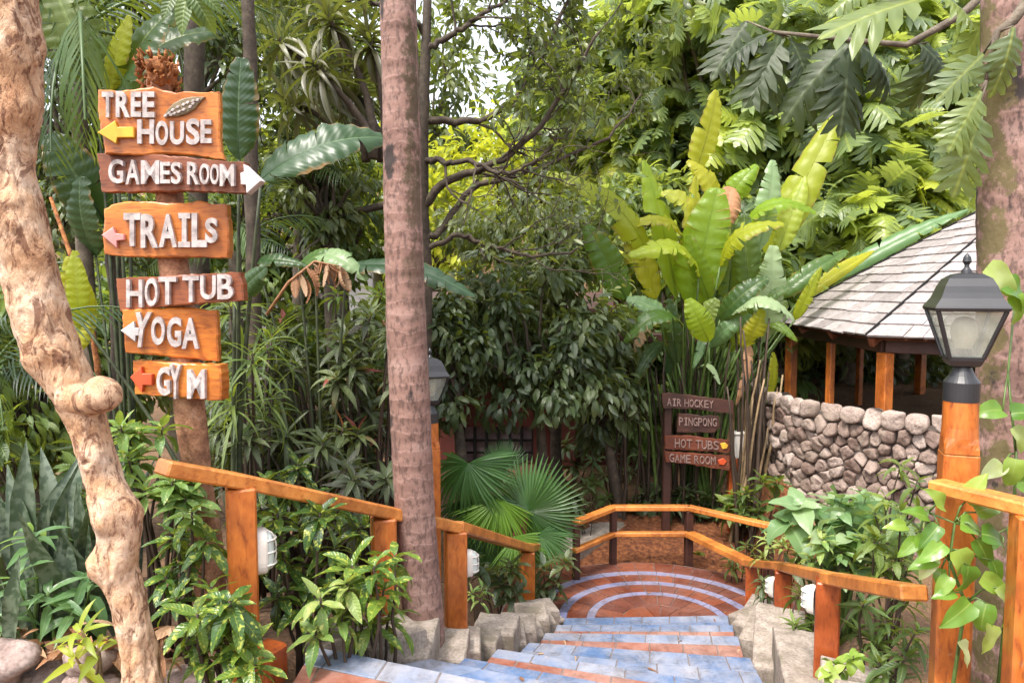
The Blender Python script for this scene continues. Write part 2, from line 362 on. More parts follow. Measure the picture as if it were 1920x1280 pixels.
M['dark_bark'] = rock_mat('dark_bark', [(.3, (.025, .018, .012)), (.55, (.07, .05, .035)), (.8, (.14, .11, .08))], 14, bstr=.6)
M['grey_bark'] = rock_mat('grey_brown_bark', [(.3, (.06, .045, .03)), (.55, (.14, .11, .08)), (.8, (.22, .19, .14))], 12, bstr=.6)
M['stem_green'] = plain_mat('green_stem', (.10, .17, .035), .45, var=.3)
M['stem_dull'] = plain_mat('dull_dark_green_stem', (.05, .065, .025), .6, var=.4)  # darker, duller green than stem_green
M['stem_tan'] = plain_mat('dry_tan_stem', (.28, .19, .10), .7, var=.35, scale=8)
M['stem_brown'] = plain_mat('dark_brown_stem', (.05, .03, .018), .7, var=.3, scale=8)
M['tuft'] = rock_mat('orange_fibre', [(.3, (.05, .015, .006)), (.48, (.30, .10, .025)), (.75, (.58, .29, .10))], 26, bstr=.8)
M['wall_red'] = plain_mat('dark_red_wall_paint', (.12, .024, .016), .8, var=.25, scale=3)
M['dark_gap'] = plain_mat('dark_interior', (.008, .007, .007), .9, var=.1)
M['window_glass'] = plain_mat('hazy_window_glass', (.30, .22, .24), .12, var=.3, scale=5)
M['white_wall'] = plain_mat('white_wall_paint', (.50, .47, .45), .8, var=.1, scale=3)

def ground_mat():
    m, n, l, bs = new_mat('ground_litter'); co = objco(n, l)
    a = noise(n, l, 1.2, 6, .65, co); b = noise(n, l, 26, 6, .7, co); f = math_(n, l, 'ADD', math_(n, l, 'MULTIPLY', a, .4), math_(n, l, 'MULTIPLY', b, .6))
    rp = ramp(n, [(.3, (.03, .02, .012)), (.45, (.10, .055, .03)), (.55, (.20, .11, .055)), (.68, (.06, .06, .02))]); l.new(f, rp.inputs[0])
    l.new(rp.outputs[0], bs.inputs['Base Color']); bs.inputs['Roughness'].default_value = .9; bump(n, l, b, .8, .03, bs); return m
M['ground'] = ground_mat()
M['mulch'] = rock_mat('orange_mulch', [(.33, (.045, .012, .005)), (.5, (.17, .05, .013)), (.72, (.34, .14, .05))], 22, bstr=.9, bdist=.02)
def tile_mat(name, stops, dust):
    m, n, l, bs = new_mat(name); co = objco(n, l)
    at = n.new('ShaderNodeAttribute'); at.attribute_name = 'luv'; sp = n.new('ShaderNodeSeparateXYZ'); l.new(at.outputs['Vector'], sp.inputs[0])
    a = noise(n, l, 3.2, 5, .6, co); b = noise(n, l, 40, 4, .7, co)
    rp = ramp(n, stops); l.new(math_(n, l, 'ADD', math_(n, l, 'MULTIPLY', sp.outputs[2], .5), math_(n, l, 'MULTIPLY', a, .5)), rp.inputs[0])
    dr = ramp(n, [(.40, (0, 0, 0)), (.62, (1, 1, 1))]); l.new(math_(n, l, 'ADD', math_(n, l, 'MULTIPLY', a, .75), math_(n, l, 'MULTIPLY', b, .25)), dr.inputs[0])
    c = mixc(n, l, math_(n, l, 'MULTIPLY', dr.outputs[0], .75), rp.outputs[0], dust)
    sp2 = ramp(n, [(.24, (.45, .42, .4)), (.34, (1, 1, 1))]); l.new(b, sp2.inputs[0]); c = mixc(n, l, .7, c, sp2.outputs[0], 'MULTIPLY')
    g_ = noise(n, l, 6, 9, .72, co, .8); gr = ramp(n, [(.36, (.50, .45, .40)), (.50, (.88, .86, .84)), (.62, (1, 1, 1))]); l.new(g_, gr.inputs[0]); c = mixc(n, l, .85, c, gr.outputs[0], 'MULTIPLY')
    rr = ramp(n, [(.35, (.7, .7, .7)), (.65, (.38, .38, .38))]); l.new(g_, rr.inputs[0]); l.new(rr.outputs[0], bs.inputs['Roughness'])
    l.new(c, bs.inputs['Base Color']); bump(n, l, math_(n, l, 'ADD', b, g_), .3, .004, bs); return m
M['tile_blue'] = tile_mat('blue_tiles', [(.25, (.075, .135, .27)), (.5, (.12, .175, .30)), (.75, (.19, .225, .32))], (.34, .335, .37))
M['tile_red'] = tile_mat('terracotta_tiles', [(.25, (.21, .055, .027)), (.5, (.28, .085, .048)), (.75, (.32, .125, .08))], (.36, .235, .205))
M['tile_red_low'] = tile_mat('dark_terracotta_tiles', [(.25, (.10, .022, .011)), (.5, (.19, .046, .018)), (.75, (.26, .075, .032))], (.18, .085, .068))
M['tile_lav'] = tile_mat('lavender_tiles', [(.25, (.15, .16, .29)), (.6, (.21, .21, .34))], (.25, .235, .31))
M['grout'] = plain_mat('grout', (.17, .14, .13), .9, var=.2, scale=30)
M['dark_riser'] = plain_mat('riser_tiles', (.16, .14, .18), .6, var=.2)

# ------------------------------------------------------------------ ground (one sheet to the far slope)
def sstep(a, b, x): t = np.clip((x-a)/(b-a), 0, 1); return t*t*(3-2*t)
def gz(x, y):
    x = np.asarray(x, float); y = np.asarray(y, float)
    mid = np.interp(y, [-8, 2.0, 3.2, 4.2, 5, 6, 6.6, 8.2, 10, 13, 18, 30, 60, 120], [-.12, -.14, -.3, -.75, -1.1, -1.35, -1.36, -1.3, -1.15, -.8, -.2, 3.2, 11, 14])
    left = np.interp(y, [-8, 3.0, 4.5, 6.5, 9, 13, 18, 30, 60, 120], [-.03, -.05, -.35, -.85, -1.05, -.7, 0, 3.6, 11, 14])
    right = np.interp(y, [-8, 2.6, 3.7, 5, 6.2, 8.5, 12, 18, 30, 60, 120], [-.05, -.1, -.36, -.75, -1.0, -.3, .2, .8, 5.2, 14, 18])
    xl = np.interp(y, [2.9, 3.5, 4.2, 5.1, 6.2, 8, 12], [-1.0, -.7, -.45, -.1, .1, -.1, -1])
    xr = np.interp(y, [2.4, 3.4, 4.4, 5.4, 6.3, 8, 12], [1.75, 1.75, 1.8, 2.0, 2.3, 2.5, 3])
    wl_ = 1-sstep(xl-.55, xl, x); wr_ = sstep(xr, xr+.5, x)
    return mid*(1-wl_-wr_)+left*wl_+right*wr_
def gnd(x, y): return float(gz(x, y))
xs = np.unique(np.concatenate([np.linspace(-60, -8, 27), np.linspace(-8, 8, 129), np.linspace(8, 60, 27)]))
ys = np.unique(np.concatenate([np.linspace(-8, 1, 10), np.linspace(1, 12, 111), np.linspace(12, 120, 46)]))
gx, gy = np.meshgrid(xs, ys); gzv = gz(gx, gy); q = np.stack([gx, gy, gzv*0], -1)
gzv = gzv+.03*fbm(q*2.2, 3)*(gy < 14)+.5*fbm(q*.25, 2)*(gy > 16)-.02
b = MB(); nx = len(xs)
ii = np.arange(len(ys)-1)[:, None]*nx+np.arange(nx-1)[None]
b.add(np.stack([gx, gy, gzv], -1), F4=np.stack([ii, ii+1, ii+nx+1, ii+nx], -1).reshape(-1, 4))
tag(b.build('ground', M['ground'], smooth=True), kind='structure')

# ------------------------------------------------------------------ stairs and landings
E_L = [(-.86, 3.31), (-.40, 3.50), (-.247, 3.81), (-.09, 4.21), (.10, 4.6), (.22, 5.05), (.33, 5.5), (.42, 5.95)]
E_R = [(1.30, 2.50), (1.32, 2.85), (1.35, 3.25), (1.38, 3.75), (1.42, 4.4), (1.53, 5.0), (1.64, 5.5), (1.75, 6.0)]
def on_plan(x, d, z):                                   # photograph position of an edge point -> its plan position at height z
    h = CAM_Z-z; r = rayd(960+FPX*x/d, 540+FPX*h/d); k = -h/r[2]; return (r[0]*k, r[1]*k)
E_L = [on_plan(x, y, -.15*k) for k, (x, y) in enumerate(E_L)]; E_R = [on_plan(x, y, -.15*k) for k, (x, y) in enumerate(E_R)]
rng = np.random.RandomState(3)
tiles = MB(); grout = MB()
def quad_slab(mb, c4, z, th, mi, rnd=.5, bev=.004):
    """a thin tile: four plan corners, top at z, thickness th, top edge chamfered"""
    c = np.array(c4, float); ctr = c.mean(0)
    d = c-ctr; L = np.linalg.norm(d, axis=1, keepdims=True); ins = ctr+d*(1-bev/np.maximum(L, 1e-4))
    V = np.concatenate([np.c_[ins, np.full(4, z)], np.c_[c, np.full(4, z-bev)], np.c_[c, np.full(4, z-th)]])
    F = [[0, 1, 2, 3]]+[[4+k, 4+(k+1) % 4, (k+1) % 4, k] for k in range(4)]+[[8+k, 8+(k+1) % 4, 4+(k+1) % 4, 4+k] for k in range(4)]
    mb.hull(V, F, mi, rnd)
def tread_row(L0, R0, L1, R1, t0, t1, z, n, mi, offs, gap=.006):
    L0, R0, L1, R1 = map(np.array, (L0, R0, L1, R1))
    A = lambda s, t: (L0*(1-s)+R0*s)*(1-t)+(L1*(1-s)+R1*s)*t
    cuts = [0]+[x for x in (np.arange(n+1)+offs)/n if .03 < x < .97]+[1]
    W = np.linalg.norm(R1-L1); gs = gap/W/2; D = np.linalg.norm((L1+R1)/2-(L0+R0)/2); gt = gap/D/2
    for a_, b_ in zip(cuts[:-1], cuts[1:]):
        zz = z+rng.uniform(-.0015, .0015)
        quad_slab(tiles, [A(a_+gs, t0+gt), A(b_-gs, t0+gt), A(b_-gs, t1-gt), A(a_+gs, t1-gt)], zz, .03, mi, rng.rand())
H = .15
for k in range(1, 8):                                  # tread k lies between nosing k-1 (behind, higher) and nosing k
    z = -H*k; L0, R0, L1, R1 = map(np.array, (E_L[k-1], E_R[k-1], E_L[k], E_R[k]))
    quad_slab(grout, [L0, R0, R1, L1], z-.004, 1.0, 0)
    rows = [(.0, .30, 1), (.30, .56, 1), (.56, .80, 1), (.80, 1.03, 0)]
    if k in (1, 2): rows = [(.0, .34, 1), (.34, .68, 0), (.68, 1.03, 0)]
    if k in (4, 7): rows = [(.0, .26, 1), (.26, .5, 1), (.5, .76, 0), (.76, 1.03, 0)]
    for (t0, t1, mi) in rows: tread_row(L0, R0, L1, R1, t0, t1, z, 6, mi, rng.uniform(.1, .9))
# upper landing: terracotta field, blue border along the nosing
L1, R1 = np.array(E_L[0]), np.array(E_R[0]); nrm_ = np.array([-(R1-L1)[1], (R1-L1)[0]]); nrm_ /= np.linalg.norm(nrm_)
Lb, Rb = np.array([-.96, -1.5]), np.array([1.5, -1.5])
quad_slab(grout, [Lb, Rb, R1, L1], -.004, .5, 0)
Lm, Rm = np.array([E_L[0][0]-.03, E_L[0][1]-.15]), np.array([E_R[0][0], E_R[0][1]-.15])
tread_row(Lm, Rm, L1, R1, 0, 1.0, 0, 9, 0, .35)
for j in range(12):
    f0, f1 = j/12, (j+1)/12
    tread_row(Lm*(1-f1)+Lb*f1, Rm*(1-f1)+Rb*f1, Lm*(1-f0)+Lb*f0, Rm*(1-f0)+Rb*f0, 0, 1, 0, 6, 1, .5*(j % 2)+.2)
# lower landing: terracotta disc with three lavender arcs
ZL = -1.2; CX, CY = on_plan(1.24, 6.12, ZL); CY += .12
def ring(r0, r1, z, mi, n=26, a0=-.12, a1=math.pi+.12, th=.03):
    for k in range(n):
        p0, p1 = a0+(a1-a0)*k/n, a0+(a1-a0)*(k+1)/n; g = .004/r1
        c = lambda r, t: np.array([CX+r*math.cos(t)*1.0, CY+r*math.sin(t)])
        quad_slab(tiles, [c(r1, p0+g), c(r1, p1-g), c(r0+.003, p1-g), c(r0+.003, p0+g)], z+rng.uniform(-.001, .001), th, mi, rng.rand(), .002)
ang = np.linspace(0, 2*np.pi, 48, endpoint=False)
V = np.concatenate([np.c_[CX+1.36*np.cos(ang), CY+1.36*np.sin(ang), np.full(48, ZL-.006)], np.c_[CX+1.36*np.cos(ang), CY+1.36*np.sin(ang), np.full(48, ZL-.4)], [[CX, CY, ZL-.006]]])
grout.add(V, F4=[[k, 48+k, 48+(k+1) % 48, (k+1) % 48] for k in range(48)], F3=[[96, k, (k+1) % 48] for k in range(48)])
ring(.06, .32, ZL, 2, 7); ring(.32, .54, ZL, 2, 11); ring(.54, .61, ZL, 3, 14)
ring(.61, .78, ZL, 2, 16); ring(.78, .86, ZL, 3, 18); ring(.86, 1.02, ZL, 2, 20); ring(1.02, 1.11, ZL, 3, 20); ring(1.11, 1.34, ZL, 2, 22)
st = tag(grout.build('stairs', M['grout']), kind='structure')
BASE[st.name] = np.zeros(3)
tl = tiles.build('tiles', [M['tile_blue'], M['tile_red'], M['tile_red_low'], M['tile_lav']], st)

# stepped concrete kerbs on both sides
def kerb(E, side, w, rise, name, skew, extra=()):
    """one rough concrete block beside every step, each set askew so that its corner juts towards the stairs"""
    b = MB()
    for k in range(len(E)-1+len(extra)):
        if k < len(E)-1: p, q, z = np.array(E[k]), np.array(E[k+1]), -H*(k+1)
        else: p, q, z = extra[k-len(E)+1]; p, q = np.array(p), np.array(q)
        L = np.linalg.norm(q-p); d = norm(q-p); n_ = np.array([-d[1], d[0]])*side; sub = 2 if (L > .42 and side > 0) else 1
        for s_ in range(sub):
            a_ = p+(q-p)*s_/sub; l_ = L/sub; an = math.radians(skew+rng.uniform(-7, 7))*side; d2 = np.array([d[0]*math.cos(an)-d[1]*math.sin(an), d[0]*math.sin(an)+d[1]*math.cos(an)]); n2 = np.array([-d2[1], d2[0]])*side
            o_ = a_+n_*(-.015+rng.uniform(-.01, .01)); ww_ = w*rng.uniform(.9, 1.15); ll = l_*1.22
            C = np.array([o_, o_+d2*ll, o_+d2*ll+n2*ww_, o_+n2*ww_]); zt = z+H*.35*(1-s_/sub)+rise+rng.uniform(-.02, .035)+.003*(k+s_)
            if side < 0: C = C[::-1]
            ctr = C.mean(0); mb2 = MB(); tl2 = rng.normal(0, .05, 2); hz = lambda X: zt+(X-ctr) @ tl2
            # gently rounded, uneven block: grid top and flared sides
            G = 15; s2 = np.linspace(0, 1, G); top = (C[0]*(1-s2)[:, None, None]*(1-s2)[None, :, None]+C[1]*s2[:, None, None]*(1-s2)[None, :, None]+C[2]*s2[:, None, None]*s2[None, :, None]+C[3]*(1-s2)[:, None, None]*s2[None, :, None])
            e_ = np.minimum(np.minimum(s2, 1-s2)[:, None], np.minimum(s2, 1-s2)[None, :]); zz = hz(top)-.006*(e_ == 0)+.0035*fbm(np.concatenate([top*14, np.full((G, G, 1), k*2.)], -1), 4)
            T = np.concatenate([top, zz[..., None]], -1).reshape(-1, 3); gi = np.arange(G-1)[:, None]*G+np.arange(G-1)[None]
            b.add(T, F4=np.stack([gi, gi+G, gi+G+1, gi+1], -1).reshape(-1, 4))
            per = [i*G for i in range(G)]+[(G-1)*G+i for i in range(1, G)]+[i*G+G-1 for i in range(G-2, -1, -1)]+[i for i in range(G-2, 0, -1)]
            rim = T[per]; n = len(per); cc = np.append(ctr, 0); out = []
            for dz, fl in ((0, 0), (.012, .006), (.05, .007), (.09, .008), (.14, .009), (.2, .010), (.3, .012), (.8, .015)):
                r_ = rim-np.array([0, 0, dz]); v_ = norm((rim-cc)*[1, 1, 0]); out.append(r_+v_*fl+v_*(.004*fbm(r_*15, 3))[:, None]*(dz > 0))
            ii_ = np.arange(7)[:, None]*n; jj = np.arange(n)[None]; j2 = (jj+1) % n
            b.add(np.concatenate(out), F4=np.stack([ii_+jj, ii_+n+jj, ii_+n+j2, ii_+j2], -1).reshape(-1, 4))
    return tag(b.build(name, M['concrete'], smooth=False), kind='structure')
EL2 = [(p[0]-.02, p[1]+.01) for p in E_L]; ER2 = [(p[0]+.02, p[1]) for p in E_R]
kerb(EL2, 1, .22, .085, 'left_kerb', 18, [(E_L[-1], (E_L[-1][0]-.06, E_L[-1][1]+.3), -1.2)])
kerb(ER2, -1, .27, .10, 'right_kerb', 14, [((E_R[-1][0]+.02, E_R[-1][1]+.02), (E_R[-1][0]+.2, E_R[-1][1]+.3), -1.2)])

# mulch bank and pale path beyond the landing
xs = np.linspace(-.4, 3.4, 60); ys = np.linspace(6.6, 9.6, 50); gx, gy = np.meshgrid(xs, ys)
zz = gz(gx, gy)+.03+.16*sstep(7.3, 8.4, gy)+.025*fbm(np.stack([gx, gy, gx*0], -1)*5, 3); zz = np.where((gx-CX)**2+(gy-CY)**2 < 1.42**2, -1.40, zz)
zz = np.maximum(zz, -1.40); edge = np.minimum(np.minimum(sstep(-.4, .1, gx), 1-sstep(2.8, 3.4, gx)), 1-sstep(8.8, 9.6, gy)); zz = zz-.3*(1-edge)
b = MB(); nx = len(xs); ii = np.arange(len(ys)-1)[:, None]*nx+np.arange(nx-1)[None]
b.add(np.stack([gx, gy, zz], -1), F4=np.stack([ii, ii+1, ii+nx+1, ii+nx], -1).reshape(-1, 4))
tag(b.build('mulch_bed', M['mulch'], smooth=True), kind='structure')
b = MB()
pp = np.array([P(1050, 1018, 7.75), P(1120, 985, 8.3), P(1190, 953, 8.95), P(1240, 935, 9.6)])
for k in range(3):
    q0, q1 = pp[k], pp[k+1]; d = norm(np.append((q1-q0)[:2], 0)); b.box((q0+q1)/2-np.array([0, 0, .2]), (np.linalg.norm((q1-q0)[:2])+.1, .5, .40+.004*k), d, np.cross([0, 0, 1], d), (0, 0, 1), .012)
tag(b.build('path', M['concrete']), kind='structure')

# ------------------------------------------------------------------ gnarled tree trunk, left foreground
DT = 2.6
tp = np.array([(-420, -20, 150), (-200, 0, 140), (-60, 8, 134), (0, 12, 130), (100, 24, 122), (200, 25, 122), (260, 18, 108), (320, 15, 106), (400, 30, 122), (450, 38, 128), (500, 52, 112),
               (560, 66, 114), (620, 82, 116), (680, 112, 118), (740, 140, 112), (800, 168, 92), (860, 184, 88), (900, 194, 94), (950, 214, 108), (1000, 224, 98), (1060, 219, 106),
               (1100, 231, 96), (1150, 245, 90), (1200, 255, 92), (1280, 264, 102), (1420, 272, 128)], float)
yy = np.linspace(-420, 1420, 620)
cx_ = np.interp(yy, tp[:, 0], tp[:, 1]); ww = np.interp(yy, tp[:, 0], tp[:, 2])
ker = np.hanning(17); ker /= ker.sum(); cx_ = np.convolve(np.pad(cx_, 8, 'edge'), ker, 'valid'); ww = np.convolve(np.pad(ww, 8, 'edge'), ker, 'valid')
ctr = np.array([P(a, c, DT) for a, c in zip(cx_, yy)]); rad = ww*MPP(DT)/2*np.interp(yy, [0, 600, 850], [.86, .82, .74])
K = 120; th = np.arange(K)*2*np.pi/K
ring_ = np.stack([np.cos(th), np.sin(th), 0*th], -1)
V = ctr[:, None]+ring_[None]*rad[:, None, None]
nrm_ = np.broadcast_to(ring_[None], V.shape)
disp = .011*fbm(V*7, 2)+.0025*fbm(V*[24, 24, 14], 2)+.0022*fbm(V*[75, 75, 34], 3)-.006*np.clip(fbm(V*[24, 24, 9]+9, 3)-.3, 0, 1)*3
def spot(px, py, d): return P(px, py, d)
for (px, py, dd, amp, sg, hole, hs) in [(165, 1066, DT-.035, .055, .036, .075, .015), (200, 955, DT-.09, .016, .03, .035, .010), (188, 985, DT-.08, .022, .025, .0, .01), (268, 962, DT-.02, .030, .045, 0, .01),
        (160, 868, DT-.075, .024, .028, .036, .011), (20, 392, DT-.11, .030, .05, .055, .02), (70, 205, DT-.06, .02, .05, 0, .01), (85, 470, DT-.06, .016, .05, 0, .01), (60, 690, DT-.04, .03, .05, 0, .01),
        (235, 1060, DT-.09, .02, .04, 0, .01), (30, 250, DT-.11, .015, .04, .02, .012), (120, 650, DT-.1, .015, .03, .02, .01), (170, 800, DT-.08, .014, .03, 0, .01), (262, 1190, DT-.09, .008, .05, 0, .01), (80, 585, DT-.11, .016, .035, .018, .010)]:
    d2 = np.sum((V-spot(px, py, dd))**2, -1); disp = disp+amp*np.exp(-d2/2/sg**2)-hole*np.exp(-d2/2/hs**2)
V = V+nrm_*disp[..., None]
b = MB(); m = len(yy); i = np.arange(m-1)[:, None]*K; j = np.arange(K)[None]; j2 = (j+1) % K
b.add(V.reshape(-1, 3), F4=np.stack([i+j, i+K+j, i+K+j2, i+j2], -1).reshape(-1, 4), luv=np.full((m*K, 3), .5))
s0 = P(140, 745, DT-.02); s1 = P(208, 722, DT-.10)
t_ = np.linspace(0, 1, 26); pr = np.interp(t_, [0, .3, .55, .72, .86, .95, 1], [.070, .048, .046, .058, .059, .045, .012])
b.tube(s0[None]*(1-t_[:, None])+s1[None]*t_[:, None]+np.stack([t_*0, t_*0, -.03*np.sin(t_*np.pi)], -1), pr, 40, rough=.12)
base = np.array([ctr[-1][0], DT, gnd(ctr[-1][0], DT)])
o = b.build('gnarled_tree_trunk', M['gnarl_bark'], smooth=True, base=base)
tag(o, 'knobbly pale tan bare tree trunk leaning across the left edge in front of the signpost', 'tree trunk')

# ------------------------------------------------------------------ boards and lettering
from mathutils.geometry import tessellate_polygon
def glyph(ch, boldness=.035):
    cu = bpy.data.curves.new('t', 'FONT'); cu.body = ch; cu.size = 1; cu.extrude = .5; cu.offset = boldness; cu.resolution_u = 4
    cu.bevel_depth = .0; ob = bpy.data.objects.new('t', cu); COL.objects.link(ob)
    bpy.context.view_layer.update()
    me = ob.evaluated_get(bpy.context.evaluated_depsgraph_get()).to_mesh(); me.calc_loop_triangles()
    V = np.array([v.co[:] for v in me.vertices]); F = np.array([t.vertices[:] for t in me.loop_triangles])
    bpy.data.objects.remove(ob); bpy.data.curves.remove(cu); return V, F
_gl = {}
def plane_frame(c, d, yaw, tilt=0):
    p0 = P(c[0], c[1], d); n = np.array([math.sin(yaw), -math.cos(yaw), math.sin(tilt)]); return p0, norm(n)
def solid(mb, px, pl, front, back, mi=0, rough=.0, inset=.93, seed=0, bev=.008):
    """polygon traced on a board's own plane, given thickness along its normal"""
    p0, n = pl; r = np.random.RandomState(seed); pts = []
    for k in range(len(px)):
        a, c = np.array(px[k], float), np.array(px[(k+1) % len(px)], float); q = max(1, int(np.linalg.norm(c-a)/7)) if rough else 1
        for t in range(q):
            e = a+(c-a)*t/q
            if rough and t: e = e+r.normal(0, rough, 2)
            pts.append(e)
    X = np.array([ray_plane(*p, p0, n) for p in pts]); C = X.mean(0)
    ins = X+(C-X)*np.minimum(bev/np.maximum(np.linalg.norm(C-X, axis=1, keepdims=True), 1e-6), .4)
    N = len(X); A = ins+n*front; B = X+n*(front-bev*.7); D = X+n*back
    tri = tessellate_polygon([[Vector(x) for x in A]])
    F3 = [list(t) for t in tri]+[[2*N+t[2], 2*N+t[1], 2*N+t[0]] for t in tri]
    F4 = [[k, (k+1) % N, N+(k+1) % N, N+k] for k in range(N)]+[[N+k, N+(k+1) % N, 2*N+(k+1) % N, 2*N+k] for k in range(N)]
    mb.add(np.concatenate([A, B, D]), F4=F4, F3=F3, mi=mi, luv=np.full((3*N, 3), .5))
def letters(mb, items, pl, z0, z1, bold=.035, seed=0):
    p0, n = pl
    for ch, bx in items:
        if ch == 'I':
            x0, y0, x1, y1 = bx[:4]; w_ = x1-x0; h_ = y1-y0; sx_, sy_ = w_*.31, h_*.16
            solid(mb, [(x0, y0), (x1, y0), (x1, y0+sy_), (x1-sx_, y0+sy_), (x1-sx_, y1-sy_), (x1, y1-sy_), (x1, y1), (x0, y1), (x0, y1-sy_), (x0+sx_, y1-sy_), (x0+sx_, y0+sy_), (x0, y0+sy_)], pl, z1, z0, bev=.0004); continue
        if (ch, bold) not in _gl: _gl[(ch, bold)] = glyph(ch, bold)
        V, F = _gl[(ch, bold)]; lo, hi = V.min(0), V.max(0); q = (V-lo)/np.maximum(hi-lo, 1e-6)
        x0, y0, x1, y1 = bx[:4]; sk = bx[4] if len(bx) > 4 else 0
        X = np.array([ray_plane(x0+(x1-x0)*a+sk*(b_-.5), y1+(y0-y1)*b_, p0, n) for a, b_, _ in q])+n*(z0+(z1-z0)*q[:, 2:3])
        mb.add(X, F3=F, luv=np.full((len(X), 3), .5))

DS = 3.5
post_px = [(296, 150), (302, 250), (314, 340), (322, 400), (326, 500), (338, 600), (350, 740), (364, 850), (377, 940), (388, 1020), (396, 1110)]
pc = np.array([P(x, y, DS+.09) for x, y in post_px]); tt = np.linspace(0, 1, 70)
pcs = np.stack([np.interp(tt, np.linspace(0, 1, len(pc)), pc[:, k]) for k in range(3)], -1)
basep = np.array([pcs[-1][0], DS+.09, gnd(pcs[-1][0], DS)])
pcs = np.concatenate([pcs, [basep-[0, 0, .1]]])
sp_ = thing('signpost', 'tall rough wooden signpost with six carved direction boards beside the gnarled trunk', 'signpost', basep)
b = MB(); b.tube(pcs, np.interp(np.linspace(0, 1, len(pcs)), [0, 1], [.058, .074]), 22, rough=.16); b.build('post', M['post_bark'], sp_, smooth=True)
b = MB()
tq = np.linspace(0, 1, 14); c0 = P(298, 170, DS+.09); c1 = P(294, 108, DS+.09)
b.tube(c0+(c1-c0)*tq[:, None], np.interp(tq, [0, .3, .6, .85, 1], [.050, .068, .072, .058, .02]), 26, rough=.6)
rg = np.random.RandomState(5)
for k in range(90):
    a = rg.uniform(0, 6.28); q = c0+(c1-c0)*rg.uniform(-.1, .9)+np.array([math.cos(a), math.sin(a), 0])*.075
    e = q+np.array([math.cos(a)*rg.uniform(.0, .03), math.sin(a)*.02, rg.uniform(.01, .055)]); b.tube([q, (q+e)/2+rg.normal(0, .012, 3), e], [.008, .008, .003], 6, rnd=rg.rand())
b.build('fibre_tuft', M['tuft'], sp_, smooth=True)

def board(parent, d, yaw, outline, mat, texts, arrows, label, seed, lmat='letter', th=.05, bold=.035, lift=.02):
    xs_ = [p[0] for p in outline]; ys_ = [p[1] for p in outline]
    pl = plane_frame(((min(xs_)+max(xs_))/2, (min(ys_)+max(ys_))/2), d, yaw)
    b = MB(); solid(b, outline, pl, 0, -th, 0, rough=.7, seed=seed); o = tag(b.build('sign_board', M[mat], parent), label)
    if texts:
        b = MB(); letters(b, texts, pl, -.004, lift, bold); b.build('lettering', M[lmat], o)
    for (poly, am, lo, hi) in arrows:
        b = MB(); solid(b, poly, pl, hi, lo, 0, bev=.004); b.build('arrow', M[am], o)
    return o, pl
o, pl = board(sp_, DS, R(8), [(183, 168), (222, 171), (250, 168), (287, 162), (305, 169), (330, 174), (345, 171), (380, 173), (411, 171), (413, 200), (412, 260), (415, 285), (421, 300), (400, 298), (370, 292), (330, 289), (290, 289), (255, 291), (196, 288), (193, 262), (187, 235), (183, 200)],
    'board_orange', [('T', (194, 174, 215, 222)), ('R', (220, 173, 246, 222)), ('E', (248, 174, 267, 221)), ('E', (270, 174, 292, 222)),
     ('H', (260, 226, 291, 271)), ('O', (294, 228, 317.5, 274)), ('U', (321, 229, 347, 273)), ('S', (351, 224, 376.5, 273)), ('E', (378, 226, 398.5, 270))],
    [([(186, 250), (219, 228), (222, 240), (254, 240), (254, 259), (222, 260), (220, 271)], 'yellow', -.004, .022)], 'orange topmost board reading TREE HOUSE with a yellow arrow', 1)
b = MB(); solid(b, [(308, 219), (316, 207), (326, 196), (342, 187), (360, 183), (386, 183), (376, 194), (366, 206), (350, 215), (332, 220)], pl, .016, -.004, bev=.006)
lf = b.build('carved_leaf', M['olive'], o)
b = MB(); rg = np.random.RandomState(2)
for k in range(7):
    for s_ in (0, 1):
        t = .1+k*.115; x = 308+(384-308)*t; y = 218+(184-218)*t; w_ = 9*math.sin(math.pi*min(1, t*1.05))
        cxp, cyp = x+(-3 if s_ else 4)+rg.normal(0, 1), y+(w_ if s_ else -w_)*.75+2
        solid(b, [(cxp-4, cyp+2.2), (cxp-1, cyp-2.8), (cxp+4.4, cyp-2.2), (cxp+1.2, cyp+2.8)], pl, .022, .010, bev=.002)
b.build('carved_seed', M['letter'], o)
board(sp_, DS-.02, R(-7), [(180, 288), (200, 287), (290, 289), (340, 293), (400, 300), (440, 303), (459, 304), (462, 335), (466, 362), (455, 362), (360, 358), (280, 360), (190, 360), (186, 330)],
    'board_brown', [('G', (208, 300, 236, 345)), ('A', (240, 301, 266, 347)), ('M', (269, 302, 303, 346)), ('E', (305, 305, 323, 345)), ('S', (325, 305, 343, 346)), ('R', (355, 305, 376.5, 347)), ('O', (378, 308, 396, 347)), ('O', (398, 309, 414, 347)), ('M', (416, 309, 442.7, 350))],
    [([(454, 326), (461, 323), (460, 309), (493, 340), (466, 364), (465, 348), (455, 347)], 'white', -.03, .02)], 'weathered brown board reading GAMES ROOM with a white arrow', 2, bold=.02)
board(sp_, DS, R(4), [(194, 392), (215, 382), (245, 377), (275, 378), (315, 381), (360, 380), (375, 376), (395, 382), (425, 383), (428, 420), (430, 470), (427, 484), (380, 482), (300, 483), (230, 481), (195, 476), (192, 440), (195, 410)],
    'board_orange', [('T', (235, 400, 266, 462)), ('R', (267, 402, 299, 465)), ('A', (301, 402, 334, 464)), ('I', (337, 400, 359, 464)), ('L', (362, 400, 390, 464)), ('S', (387, 409, 410, 456))],
    [([(194, 441), (215, 426), (220, 438), (236, 440), (236, 450), (222, 452), (222, 465)], 'pink', -.004, .02)], 'thick orange board reading TRAILS with a pink arrow', 3, th=.065)
